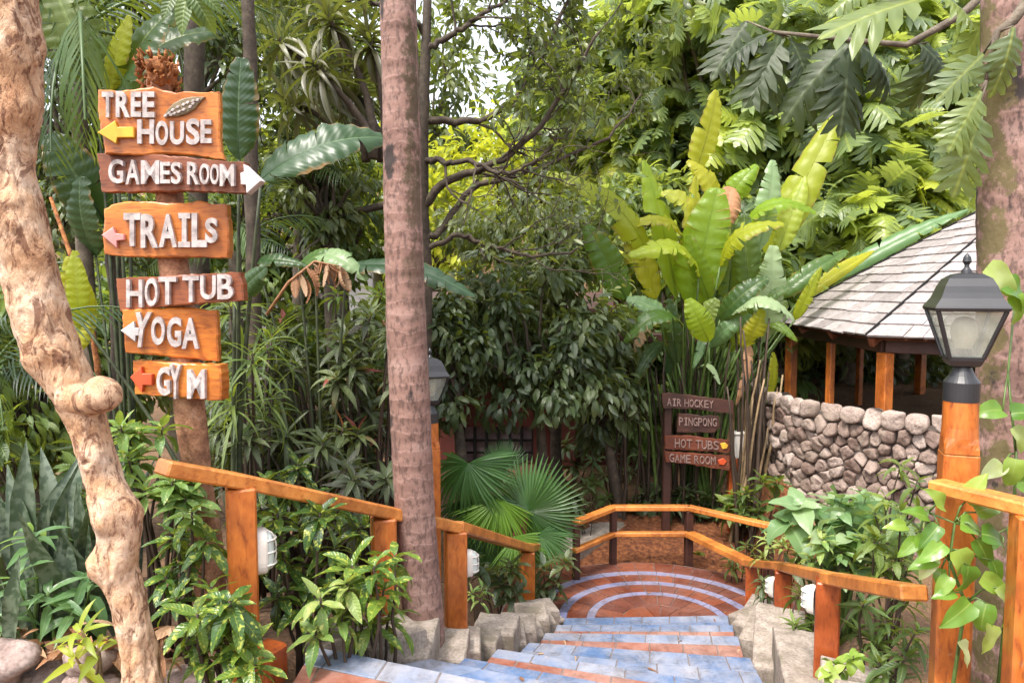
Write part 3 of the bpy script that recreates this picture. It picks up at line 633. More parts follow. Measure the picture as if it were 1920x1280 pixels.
board(sp_, DS-.01, R(-4), [(216, 522), (250, 520), (320, 517), (380, 513), (450, 510), (455, 540), (457, 563), (410, 567), (350, 572), (300, 576), (225, 584), (220, 560)],
    'board_red', [('H', (241, 524, 271, 576)), ('O', (275.6, 521, 299.5, 574)), ('T', (301, 519, 334, 571)), ('T', (346, 517, 376.5, 566)), ('U', (379, 516, 408, 561)), ('B', (411, 514, 440, 561))], [], 'reddish brown board reading HOT TUB', 4, bold=.02)
board(sp_, DS+.012, R(6), [(228, 581), (280, 578), (340, 576), (405, 582), (408, 620), (410, 678), (360, 673), (300, 667), (235, 661), (231, 620)],
    'board_orange', [('Y', (253, 585, 283, 650, 8)), ('O', (286, 593, 311.5, 646)), ('G', (315.5, 594, 342, 650)), ('A', (343, 595.5, 375, 653))],
    [([(229, 619), (254, 602), (256, 614), (264, 614), (264, 629), (257, 629), (256, 640)], 'white', -.004, .02)], 'square orange board reading YOGA with a white arrow', 5)
board(sp_, DS-.01, R(-9), [(248, 676), (300, 678), (350, 682), (412, 684), (415, 715), (414, 750), (400, 751), (330, 745), (252, 739), (249, 700)],
    'board_orange', [('G', (298, 687, 323, 740)), ('Y', (322, 683, 343, 746)), ('M', (355, 692, 388, 746))],
    [([(249, 706), (270, 687), (271, 699), (290, 700), (290, 721), (273, 721), (271, 734)], 'red', -.004, .022)], 'small orange lowest board reading GYM with a red arrow', 6, th=.07, bold=.03)

# second, smaller sign at the landing
D2 = 8.1
bs2 = P(1366, 1050, D2+.1); bs2[2] = gnd(bs2[0], D2)
s2 = thing('signpost', 'small dark signpost of four stacked boards among the cane stems beyond the lower landing', 'signpost', bs2)
for (x, y0, w_) in ((1252, 745, .09), (1377, 858, .13)):
    top = P(x, y0, D2+.12); b = MB(); b.bar([top[0], D2+.12, gnd(top[0], D2)-.1], top, w_, .09, .01, up=(0, 1, 0)); b.build('post', M['red_wood' if x > 1300 else 'board_dark'], s2)
def word(txt, x0, y0, x1, y1, dy, gap=.16, space=.5):
    n = sum(space if c == ' ' else 1 for c in txt); w_ = (x1-x0)/n; out = []; c = 0
    for ch in txt:
        if ch == ' ': c += space; continue
        s_ = .55 if ch == 'I' else 1; a = x0+w_*(c+.5*gap+(1-s_)*.3); e = a+w_*(1-gap)*(1-(1-s_)*.6); yo = dy*(a-x0)/(x1-x0); out.append((ch, (a, y0+yo, e, y1+yo))); c += 1
    return out
board(s2, D2, R(0), [(1241, 738), (1262, 737), (1285, 740), (1310, 743), (1340, 747), (1376, 751), (1377, 776), (1340, 772), (1290, 766), (1244, 765)], 'board_dark', word('AIR HOCKEY', 1250, 746, 1338, 760, 5), [], 'dark brown board reading AIR HOCKEY', 11, 'letter_dull', bold=.0, lift=.015)
board(s2, D2+.004, R(0), [(1272, 776), (1310, 778), (1348, 780), (1350, 800), (1340, 811), (1300, 812), (1270, 810)], 'board_dark', word('PINGPONG', 1272, 782, 1344, 797, 2), [], 'dark brown board reading PINGPONG', 12, 'letter_dull', bold=.0, lift=.015)
board(s2, D2+.002, R(0), [(1247, 817), (1285, 816), (1330, 821), (1368, 826), (1368, 848), (1320, 846), (1247, 841)], 'board_shade', word('HOT TUBS', 1264, 822, 1348, 838, 5), [([(1350, 831), (1359, 829), (1365, 834), (1362, 840), (1354, 841)], 'yellow', -.004, .015)], 'red brown board reading HOT TUBS with a yellow dot', 13, 'letter_dull', bold=.0, lift=.015)
board(s2, D2, R(0), [(1247, 846), (1300, 849), (1369, 854), (1369, 882), (1330, 877), (1290, 870), (1249, 866)], 'board_shade', word('GAME ROOM', 1254, 850, 1342, 865, 6), [([(1346, 862), (1356, 858), (1362, 864), (1357, 871), (1348, 870)], 'red', -.004, .015)], 'red brown lowest board reading GAME ROOM with a red dot', 14, 'letter_dull', bold=.0, lift=.015)
c = P(1385, 836, D2+.12); b = MB(); b.box(c, (.11, .1, .27), bev=.012); b.box(c+[0, 0, .15], (.13, .12, .03), bev=.006); tag(b.build('electrical_box', M['white_plastic']), 'pale grey electrical box on top of the orange post beside the small signpost', 'electrical box')

# ------------------------------------------------------------------ handrails
def bulkhead(parent, c, out, f_=1.0):
    """oval caged light on a post's face; out points away from the post"""
    out = norm(out); X = norm(np.cross((0, 0, 1), out)); h = .098*f_; w_ = .052*f_
    th = np.arange(28)*2*np.pi/28; sx = np.sign(np.cos(th))*np.abs(np.cos(th))**.6; sz = np.sign(np.sin(th))*np.abs(np.sin(th))**.6
    def ringp(f, z): return np.array(c)+X*(sx*w_*f)[:, None]+np.array([0, 0, 1])*(sz*h*f)[:, None]+out*z
    def loft(rs, name, mat, par, sm=False):
        b = MB(); V = np.concatenate([ringp(f, z) for f, z in rs]); m = len(rs); i = np.arange(m-1)[:, None]*28; j = np.arange(28)[None]; j2 = (j+1) % 28
        b.add(np.concatenate([V, [np.array(c)+out*rs[-1][1]]]), F4=np.stack([i+j, i+j2, i+28+j2, i+28+j], -1).reshape(-1, 4), F3=[[m*28, (m-1)*28+k, (m-1)*28+(k+1) % 28] for k in range(28)]); return b.build(name, mat, par, smooth=sm)
    o = loft([(1, -.005), (1, .028), (.95, .036), (.8, .038)], 'bulkhead_light', M['white_plastic'], parent)
    loft([(.84, .030), (.82, .045), (.7, .057), (.45, .064), (.2, .066)], 'diffuser', M['diffuser'], o, True)
    b = MB(); t = np.linspace(-1, 1, 13)
    for zz in (-.55, 0, .55):
        b.tube(np.array(c)+X*(t*w_*.9)[:, None]+np.array([0, 0, zz*h])+out*(.034+.040*(1-t**2)**.5)[:, None], .0045, 6)
    b.tube(np.array(c)+np.array([0, 0, 1])*(t*h*.92)[:, None]+out*(.034+.041*(1-t**2)**.5)[:, None], .0045, 6)
    b.build('cage', M['white_plastic'], o, smooth=True)
def rail_run(parent, pts, w, h, mat, name='rail'):
    for a, c in zip(pts[:-1], pts[1:]):
        a = np.array(a, float); c = np.array(c, float); d = norm(c-a)
        b = MB(); b.bar(a-d*.012, c+d*.012, w, h, .008); b.build(name, M[mat], parent)
def posts(parent, lst, mat):
    for (x, y, zt, rot, w_, *foot) in lst:
        X = np.array([math.cos(rot), math.sin(rot), 0]); Y = np.array([-X[1], X[0], 0]); z0 = gnd(x, y)-.25
        b = MB(); b.box((x, y, (zt+z0)/2), (w_, w_*1.05, zt-z0), X, Y, (0, 0, 1), .008); b.build('post', M[mat], parent)
lr = thing('handrail', 'left orange handrail running down beside the steps past the palm trunk', 'handrail', (-1.16, 3.1, gnd(-1.16, 3.1)))
LR = [(-1.36, 2.86, .90), (-1.16, 3.1, .785), (-.33, 4.15, .245), (.13, 6.2, -.615), (.24, 6.75, -.79)]
rail_run(lr, LR, .115, .062, 'rail_wood')
posts(lr, [(-1.155, 3.1, .76, .40, .12), (-.66, 3.73, .43, .3, .12), (-.325, 4.16, .22, .22, .12), (.13, 6.2, -.64, .12, .12)], 'orange_wood')
b = MB(); b.box((-1.04, 3.06, .0), (.12, .12, .17), (.9, -.43, 0), (.43, .9, 0), (0, 0, 1), .012); b.build('post_base', M['red_wood'], lr)
nl_ = norm(np.array([math.cos(.40), math.sin(.40), 0]))
bulkhead(lr, np.array([-1.155, 3.1, .47])+nl_*.065, nl_)
nl_ = norm(np.array([math.cos(.22), math.sin(.22), 0])); bulkhead(lr, np.array([-.325, 4.16, .02])+nl_*.06, nl_, .8)

rr_ = thing('handrail', 'right orange handrail descending from the near lamp post to the lower landing', 'handrail', (1.62, 3.75, gnd(1.9, 3.75)))
RR = [(1.575, 2.83, .41), (1.655, 3.75, .10), (2.01, 5.35, -.45), (2.10, 6.4, -.82), (1.80, 7.37, -.885)]
rail_run(rr_, RR, .105, .062, 'rail_wood')
posts(rr_, [(1.655, 3.78, .08, -.38, .12), (2.01, 5.35, -.48, -.38, .12), (2.12, 6.35, -.80, -.38, .12)], 'red_wood')
for (x, y, z) in ((1.655, 3.78, -.05), (2.01, 5.35, -.63)): bulkhead(rr_, (x-.042, y+.05, z), (-.7, .71, 0), .78)

ld = thing('handrail', 'low two-bar orange railing curving round the far side of the lower landing', 'handrail', (1.03, 7.37, -1.25))
up_ = [(.62, 6.98, -.64), (1.03, 7.40, -.625), (1.80, 7.40, -.625), (2.42, 6.82, -.625)]
rail_run(ld, up_, .09, .05, 'rail_wood', 'upper_bar'); rail_run(ld, [(.60, 6.93, -.90), (1.03, 7.36, -.885), (1.80, 7.37, -.886)], .07, .045, 'rail_wood', 'lower_bar')
posts(ld, [(1.03, 7.39, -.65, .2, .065), (1.80, 7.39, -.65, .2, .075), (.62, 6.99, -.66, .2, .065), (2.42, 6.83, -.65, .2, .075)], 'board_dark')

nr = thing('handrail', 'short upper orange rail running off the right edge from the near lamp post', 'handrail', (1.75, 2.4, gnd(1.9, 2.4)))
rail_run(nr, [(1.60, 2.74, .86), (1.725, 2.42, .87), (2.6, 2.1, .88)], .085, .048, 'rail_wood')
posts(nr, [(1.735, 2.42, .85, -.3, .11), (2.55, 2.1, .85, -.3, .125)], 'orange_wood')

# ------------------------------------------------------------------ lamp posts
def lamp_post(label, x, y, ztop, rot, base_z):
    """ztop = tip of the finial"""
    t = thing('lamp_post', label, 'lamp post', (x, y, base_z), 'black lanterns on orange posts')
    u = .002014; Z = lambda py: ztop-(py-472)*u; C = np.array([x, y, 0])
    b = MB()
    zs = [base_z-.2, Z(846), Z(832), Z(822), Z(748)]
    X = np.array([math.cos(rot), math.sin(rot), 0]); Y = np.array([-X[1], X[0], 0])
    b.box((x, y, (base_z-.2+Z(846))/2), (.122, .122, Z(846)-base_z+.2), X, Y, (0, 0, 1), .01)
    # square top chamfered into a turned round neck
    k = 32; th = np.arange(k)*2*np.pi/k
    def sec(r, p, z):
        c_, s_ = np.cos(th), np.sin(th); f = 1/(np.abs(c_)**p+np.abs(s_)**p)**(1/p); return C+X*(r*f*c_)[:, None]+Y*(r*f*s_)[:, None]+np.array([0, 0, 1])*z
    secs = [sec(.0600, 14, Z(847)), sec(.0600, 12, Z(838)), sec(.0615, 4, Z(828)), sec(.0635, 2.2, Z(818)), sec(.0615, 2, Z(800)), sec(.0605, 2, Z(748)), sec(.02, 2, Z(747))]
    V = np.concatenate(secs); i = np.arange(len(secs)-1)[:, None]*k; j = np.arange(k)[None]; j2 = (j+1) % k
    b.add(V, F4=np.stack([i+j, i+j2, i+k+j2, i+k+j], -1).reshape(-1, 4)); b.build('post', M['orange_wood'], t)
    b = MB()
    b.lathe([(.02, Z(750)), (.062, Z(750)), (.062, Z(714)), (.057, Z(710)), (.045, Z(702)), (.034, Z(690)), (.030, Z(684)), (.045, Z(680)), (.02, Z(679))], C, 32)
    q2 = math.sqrt(2)
    def sq(prof): b.lathe([(r*q2*.78, z) for r, z in prof], C, 4, rot=rot+math.pi/4)
    sq([(.03, Z(686)), (.062, Z(682)), (.074, Z(672)), (.076, Z(666)), (.060, Z(664)), (.02, Z(664))])
    sq([(.135, Z(580)), (.152, Z(579)), (.157, Z(574)), (.152, Z(570)), (.128, Z(556)), (.118, Z(546)), (.108, Z(534)), (.090, Z(520)), (.060, Z(512)), (.03, Z(509)), (.02, Z(508))])
    sq([(.02, Z(577)), (.135, Z(577.5)), (.14, Z(580))])
    b.lathe([(.02, Z(511)), (.017, Z(504)), (.009, Z(499)), (.008, Z(494)), (.016, Z(488)), (.013, Z(480)), (.001, Z(472))], C, 16)
    for sx_ in (-1, 1):
        for sy_ in (-1, 1):
            lo = C+X*sx_*.055+Y*sy_*.055+np.array([0, 0, Z(668)]); hi = C+X*sx_*.110+Y*sy_*.110+np.array([0, 0, Z(578)]); b.bar(lo, hi, .014, .014, .003, up=X+Y*.3)
    hd = b.build('lantern', M['black_metal'], t)
    for (A_, B_) in ((X, Y), (Y, X), (-X, Y), (-Y, X)):
        b = MB(); a0, a1 = .052, .107; z0, z1 = Z(666), Z(579)
        V = []
        for off in (0, .003):
            V += [C+A_*(a0-off)+B_*-.048+[0, 0, z0], C+A_*(a0-off)+B_*.048+[0, 0, z0], C+A_*(a1-off)+B_*.101+[0, 0, z1], C+A_*(a1-off)+B_*-.101+[0, 0, z1]]
        b.hull(V, [[0, 1, 2, 3], [7, 6, 5, 4], [0, 4, 5, 1], [1, 5, 6, 2], [2, 6, 7, 3], [3, 7, 4, 0]]); b.build('glass_pane', M['glass'], hd)
    b = MB(); b.lathe([(.001, Z(590)), (.030, Z(594)), (.044, Z(606)), (.046, Z(622)), (.036, Z(640)), (.026, Z(652)), (.02, Z(656))], C, 24); b.build('bulb', M['bulb'], hd, smooth=True)
    b = MB(); b.lathe([(.001, Z(650)), (.028, Z(650)), (.030, Z(668)), (.01, Z(669))], C, 20); b.build('bulb_socket', M['black_metal'], hd)
    return t
q = P(1808, 474, 2.8); lamp_post('near black lantern on a thick orange post at the right, pothos leaves round its foot', q[0]+.012, 2.8, q[2], R(-19), gnd(1.9, 2.8))
q = P(806, 652, 5.5); lamp_post('farther black lantern on an orange post half hidden behind the palm trunk', q[0], 5.5, q[2], R(20), gnd(q[0], 5.5))

# ------------------------------------------------------------------ palm trunks
def palm(label, pts, d, dz, mat, seed, ztop=4.6):
    pts = np.array(pts, float); c = np.array([P(x, y, d) for x, y, w_ in pts]); r = pts[:, 2]*MPP(d)/2
    c0 = c[0]+(c[0]-c[1])/np.linalg.norm(c[0]-c[1])*(ztop-c[0][2]); base = np.array([c[-1][0]+.01, d, gnd(c[-1][0], d)])
    C = np.concatenate([[c0], c, [base-[0, 0, .15]]]); rr = np.concatenate([[r[0]*.97], r, [r[-1]*1.12]])
    zz = np.linspace(C[0][2], C[-1][2], 260); o_ = np.argsort(C[:, 2])
    CC = np.stack([np.interp(zz, C[o_, 2], C[o_, k]) for k in range(3)], -1); rad = np.interp(zz, C[o_, 2], rr[o_])
    rad = rad*(1+.018*np.abs(np.sin(zz*26+2*np.sin(zz*3)))**8+.012*fbm(np.stack([zz*5, zz*0, zz*0+seed], -1)))
    b = MB(); b.tube(CC, rad, 48, rough=.03); o = b.build('palm_trunk', M[mat], smooth=True, base=base); tag(o, label, 'palm tree')
palm('smooth pinkish grey palm trunk with dark scars standing in front of the left handrail', [(746, 0, 66), (752, 200, 68), (756, 400, 70), (762, 620, 74), (770, 800, 76), (778, 950, 75), (787, 1080, 75), (795, 1170, 77)], 3.85, 0, 'palm_bark', 1)
palm('thick mossy palm trunk at the right edge behind the near lantern', [(1896, 60, 95), (1894, 200, 100), (1893, 400, 104), (1892, 640, 106), (1890, 900, 110), (1888, 1150, 118)], 3.5, 0, 'mossy_bark', 2)

# ------------------------------------------------------------------ gazebo
GC = np.array([6.0, 8.34]); GR, GPH, GE, GA = 3.0, 2.572, 1.146, 2.87
gz0 = -.25
gb = thing('gazebo', 'six-sided open gazebo with a pale grey shingle roof and orange posts above the stone wall', 'gazebo', (GC[0], GC[1], gz0))
cor = lambda k, r_: GC+r_*np.array([math.cos(GPH+k*math.pi/3), math.sin(GPH+k*math.pi/3)])
b = MB(); rg = np.random.RandomState(8); NC = 17; ap = np.array([*GC, GA])
for k in range(6):
    A = np.array([*cor(k, GR), GE]); B = np.array([*cor(k+1, GR), GE]); nf = norm(np.cross(B-A, ap-A))
    for c in range(NC):
        t0, t1 = c/NC, min(1, (c+1.12)/NC)
        L0, R0 = A+(ap-A)*t0, B+(ap-B)*t0; L1_, R1_ = A+(ap-A)*t1, B+(ap-B)*t1; W_ = np.linalg.norm(R0-L0); n = max(1, int(W_/.26)); cuts = np.linspace(0, 1, n+1)+np.r_[0, rg.uniform(-.3, .3, max(n-1, 0))/n, 0][:n+1]
        for s0, s1 in zip(cuts[:-1], cuts[1:]):
            dr = rg.uniform(-.010, .012); lift = rg.uniform(.016, .026)
            g = .003/max(W_, .1)
            p = [L0+(R0-L0)*(s0+g), L0+(R0-L0)*(s1-g), L1_+(R1_-L1_)*(s1-g), L1_+(R1_-L1_)*(s0+g)]
            dn = norm((A+B)/2-ap)*dr; lo = [p[0]+nf*lift+dn, p[1]+nf*lift+dn, p[2]+nf*.004, p[3]+nf*.004]; un = [p[0]+dn, p[1]+dn, p[2]-nf*.006, p[3]-nf*.006]
            b.hull(lo+un, [[0, 1, 2, 3], [4, 5, 1, 0], [5, 6, 2, 1], [7, 4, 0, 3], [7, 6, 5, 4]], 0, rg.rand())
rf = b.build('roof', [M['shingle']], gb)
b = MB()
for k in range(6): a = np.array([*cor(k, GR+.01), GE+.022]); e = ap+np.array([0, 0, .02]); b.bar(a, a+(e-a)*.995, .016, .022, .003)
b.build('hip_seam', M['dark_gap'], rf)
b = MB()
for k in range(6):
    A = np.array([*cor(k, GR-.06), GE-.03]); B = np.array([*cor(k+1, GR-.06), GE-.03]); e = ap-np.array([0, 0, .06])
    b.hull([A, B, e], [[0, 2, 1]])
    for t in (.0, .33, .66): q = A+(B-A)*t; b.bar(q-[0, 0, .03], e-[0, 0, .08], .05, .09, .004)
b.build('rafter', M['board_brown'], rf)
b = MB()
for k in range(6): b.bar(np.array([*cor(k, 2.72), GE-.09]), np.array([*cor(k+1, 2.72), GE-.09]), .09, .14, .006)
b.build('ring_beam', M['board_dark'], gb)
for k in range(6):
    for h_ in (0, .5):
        p = cor(k, 2.72)*(1-h_)+cor(k+1, 2.72)*h_; w_ = .115 if h_ == 0 else .075
        if h_ and k in (3, 4): continue
        b = MB(); b.box((p[0], p[1], (GE-.16+gz0-.1)/2), (w_, w_, GE-.16-gz0+.1), (math.cos(.4), math.sin(.4), 0), (-math.sin(.4), math.cos(.4), 0), (0, 0, 1), .008); b.build('post', M['orange_wood'], gb)
b = MB(); hx = np.array([[*cor(k, 2.8), gz0] for k in range(6)]); hb = hx-[0, 0, .6]
b.hull(np.concatenate([hx, hb]), [[0, 1, 2, 3], [0, 3, 4, 5]]+[[6+k, 6+(k+1) % 6, (k+1) % 6, k] for k in range(6)]); b.build('floor_slab', M['concrete'], gb)

# ------------------------------------------------------------------ stone wall below the gazebo
WP = np.array([(3.1, 9.4), (2.92, 8.6), (2.92, 8.0), (3.03, 7.55), (3.3, 7.15), (3.7, 6.72), (4.3, 6.3), (5.2, 5.7)])
sl = np.r_[0, np.cumsum(np.linalg.norm(np.diff(WP, axis=0), axis=1))]; ssm = np.linspace(0, sl[-1], 200)
wx = np.interp(ssm, sl, WP[:, 0]); wy = np.interp(ssm, sl, WP[:, 1]); kk = np.hanning(25); kk /= kk.sum(); wx = np.convolve(np.pad(wx, 12, 'edge'), kk, 'valid'); wy = np.convolve(np.pad(wy, 12, 'edge'), kk, 'valid')
def wall_pt(s, z, out):
    x = np.interp(s, ssm, wx); y = np.interp(s, ssm, wy); e = .05; tx = np.interp(s+e, ssm, wx)-np.interp(s-e, ssm, wx); ty = np.interp(s+e, ssm, wy)-np.interp(s-e, ssm, wy); L = np.hypot(tx, ty)
    return np.stack([x+out*ty/L*-1*-1*-1, y+out*tx/L*1*-1*-1*-1, z], -1) if False else np.stack([x-out*(-ty/L), y-out*(tx/L), z], -1)
ZT, ZB = .345, -1.15; SW = ssm[-1]
b = MB(); ns = 60; s_ = np.linspace(0, SW, ns)
f_ = wall_pt(s_, np.full(ns, ZT-.05), 0*s_); k_ = wall_pt(s_, np.full(ns, ZB-.2), 0*s_); f2 = wall_pt(s_, np.full(ns, ZT-.05), 0*s_-.4); k2 = wall_pt(s_, np.full(ns, ZB-.2), 0*s_-.4)
V = np.concatenate([f_, k_, f2, k2]); i = np.arange(ns-1)
b.add(V, F4=np.concatenate([np.stack([i, i+1, ns+i+1, ns+i], -1), np.stack([i, 2*ns+i, 2*ns+i+1, i+1], -1), np.stack([2*ns+i, 3*ns+i, 3*ns+i+1, 2*ns+i+1], -1)]))
wb = np.array([3.2, 7.1, gnd(3.2, 7.1)])
sw = thing('stone_wall', 'curved wall of rough grey and pinkish fieldstones under the gazebo', 'stone wall', wb)
b.build('mortar_core', M['mortar'], sw)
rg = np.random.RandomState(21); pts = []
tries = 0
while tries < 9000:
    tries += 1; p = np.array([rg.uniform(0, SW), rg.uniform(ZB, ZT-.1)]); dmin = .160+.035*vnoise(np.array([p[0]*1.1, p[1]*1.1, 3.])); big = rg.rand(); dmin = dmin*(1.55 if big < .12 else (.72 if big > .6 else 1.0))
    if all(((p-q)*[1, 1.25])@((p-q)*[1, 1.25]) > dmin**2 for q in pts): pts.append(p)
npl = len(pts); s = .08
while s < SW-.05: pts.append(np.array([s, ZT+.02+rg.uniform(-.02, .02)])); s += rg.uniform(.11, .27)
pts = np.array(pts); b = MB()
def clip(poly, m, n_):
    out = []
    for k in range(len(poly)):
        a, c = poly[k], poly[(k+1) % len(poly)]; da, dc = (a-m)@n_, (c-m)@n_
        if da <= 0: out.append(a)
        if da*dc < 0: out.append(a+(c-a)*da/(da-dc))
    return out
for k, p in enumerate(pts):
    poly = [p+np.array(q)*.20 for q in ((-1, -1), (1, -1), (1, 1), (-1, 1))]
    if k >= npl: poly = [np.array([x, min(y, ZT+.11+rg.uniform(0, .02))]) for x, y in poly]
    for q in pts[np.argsort(np.sum((pts-p)**2, 1))[1:14]]:
        poly = clip(poly, (p+q)/2, (q-p))
        if len(poly) < 3: break
    if len(poly) < 3: continue
    poly = np.array(poly); c = poly.mean(0)
    # round the corners: sample the outline, then smooth
    L = np.linalg.norm(np.roll(poly, -1, 0)-poly, axis=1); cum = np.r_[0, np.cumsum(L)]; u_ = np.linspace(0, cum[-1], 25)[:-1]
    pc_ = np.concatenate([poly, poly[:1]]); o_ = np.stack([np.interp(u_, cum, pc_[:, 0]), np.interp(u_, cum, pc_[:, 1])], -1)
    o_ = o_+rg.normal(0, .011, o_.shape)
    for _ in range(2): o_ = (np.roll(o_, 1, 0)+o_*2+np.roll(o_, -1, 0))/4
    o_ = c+(o_-c)*(rg.uniform(.90, .985) if k < npl else .97); n = len(o_); dp = rg.uniform(.02, .09)*(1.25 if k >= npl else 1); tl = rg.normal(0, .45, 2); rings = []
    for f, z in ((1, -.03), (.99, .35), (.96, .72), (.88, .90), (.62, .96), (.3, 1.0)):
        q = c+(o_-c)*f; w_ = wall_pt(q[:, 0], q[:, 1], dp*z+(q-c)@tl*.5*max(z, 0)+.020*fbm(np.c_[q*13, np.full(n, k*3.1)], 3)*max(z, 0)); rings.append(w_)
    ce = wall_pt(np.array([c[0]]), np.array([c[1]]), np.array([dp*1.01])); V = np.concatenate(rings+[ce]); i = np.arange(5)[:, None]*n; j = np.arange(n)[None]; j2 = (j+1) % n
    rv = rg.beta(2, 2.4); bot = sstep(.0, -.5, p[1])
    b.add(V, F4=np.stack([i+j, i+j2, i+n+j2, i+n+j], -1).reshape(-1, 4), F3=[[6*n, 5*n+q, 5*n+(q+1) % n] for q in range(n)], luv=np.full((len(V), 3), np.clip(rv*.8+.12 if k < npl else .55+.35*rv, 0, 1)))
b.build('fieldstones', M['stone'], sw, smooth=True)

# ------------------------------------------------------------------ buildings glimpsed behind the planting
hb_ = np.array([.3, 11.4, gnd(.3, 11.4)])
hs = thing('house', 'dark red house with a barred window in the shade behind the fan palm', 'house', hb_)
x0, x1 = -2.2, 2.0; yf = 11.0; zt = P(960, 640, yf)[2]; zb = hb_[2]-.5
wa, wb_ = P(868, 800, yf), P(1000, 866, yf)
b = MB()
for (a0, a1, c0_, c1_) in ((x0, wa[0], zb, zt), (wb_[0], x1, zb, zt), (wa[0], wb_[0], zb, wb_[2]), (wa[0], wb_[0], wa[2], zt)):
    b.box(((a0+a1)/2, yf+.1, (c0_+c1_)/2), (a1-a0-.002, .2, c1_-c0_-.002))
b.box((x0+.1, yf+2.2, (zt+zb)/2), (.2, 4.0, zt-zb)); b.box((x1-.1, yf+2.2, (zt+zb)/2), (.2, 4.0, zt-zb)); b.box(((x0+x1)/2, yf+4.3, (zt+zb)/2), (x1-x0, .2, zt-zb))
b.build('wall', M['wall_red'], hs)
for px in (1060, 845):
    q = P(px, 780, yf-.12); b = MB(); b.box((q[0], yf-.12, (zt+zb)/2), (.3, .2, zt-zb), bev=.01); b.build('pillar', M['wall_red'], hs)
wi = MB(); wi.box(((wa[0]+wb_[0])/2, yf+.12, (wa[2]+wb_[2])/2), (wb_[0]-wa[0], .02, wa[2]-wb_[2])); wo = wi.build('window', M['window_glass'], hs)
b = MB()
for t in np.linspace(0, 1, 7): x = wa[0]+(wb_[0]-wa[0])*t; b.box((x, yf+.05, (wa[2]+wb_[2])/2), (.045, .05, wa[2]-wb_[2]), bev=.004)
for t in (.25, .6): z = wb_[2]+(wa[2]-wb_[2])*t; b.box(((wa[0]+wb_[0])/2, yf+.06, z), (wb_[0]-wa[0], .03, .035), bev=.004)
b.build('window_bars', M['dark_gap'], wo)
b = MB(); b.box(((x0+x1)/2, yf+2, zt+.1), (x1-x0+1.2, 5.6, .14), bev=.02); b.box(((x0+x1)/2, yf+2, zt+.45), (x1-x0-.4, 3.4, .56), bev=.25); b.build('roof', M['board_dark'], hs)

q = P(540, 515, 14.0); wbs = np.array([q[0], 14.5, gnd(q[0], 14.5)])
wh = thing('house', 'white house wall glimpsed through the planting between the signpost and the palm trunk', 'house', wbs)
b = MB(); b.box((q[0], 14.6, (q[2]+.35+wbs[2])/2), (3.2, 1.2, q[2]+.35-wbs[2]), bev=.02); b.build('wall', M['white_wall'], wh)
b = MB(); b.box((q[0], 14.6, q[2]+.47), (3.8, 1.8, .16), bev=.03); b.build('roof', M['concrete'], wh)
b = MB(); b.box((q[0]+.6, 13.985, q[2]-.3), (.8, .03, .7), bev=.01); b.build('window', M['window_glass'], wh)

# border stones, bottom left
rg = np.random.RandomState(12)
for k, (px, py, w_) in enumerate([(20, 1225, 95), (95, 1262, 100), (165, 1230, 80), (40, 1290, 110), (150, 1290, 90), (345, 1272, 80), (120, 1205, 60), (-20, 1265, 90), (415, 1280, 70), (200, 1285, 60)]):
    q = P(px, py, 2.95+rg.uniform(-.1, .1)); r = w_*MPP(2.95)/2
    th = np.linspace(0, math.pi, 15); ph = np.arange(22)*2*np.pi/22
    D = np.stack([np.sin(th)[:, None]*np.cos(ph), np.sin(th)[:, None]*np.sin(ph), np.cos(th)[:, None]*np.ones(22)], -1)
    V = D*(1+.22*fbm(D*1.4+k*7, 2)[..., None]+.03*fbm(D*7+k, 2)[..., None])*r*np.array([1.15, .9, .75]); i = np.arange(14)[:, None]*22; j = np.arange(22)[None]; j2 = (j+1) % 22
    b = MB(); b.add((V+[q[0], q[1], q[2]-r*.2]).reshape(-1, 3), F4=np.stack([i+j, i+22+j, i+22+j2, i+j2], -1).reshape(-1, 4))
    o = b.build('border_stone', M['pebble'], smooth=True, base=(q[0], q[1], q[2]-r*.9)); tag(o, 'smooth pinkish grey border stone on the soil round the gnarled trunk foot', 'stone', 'stones edging the left bed')

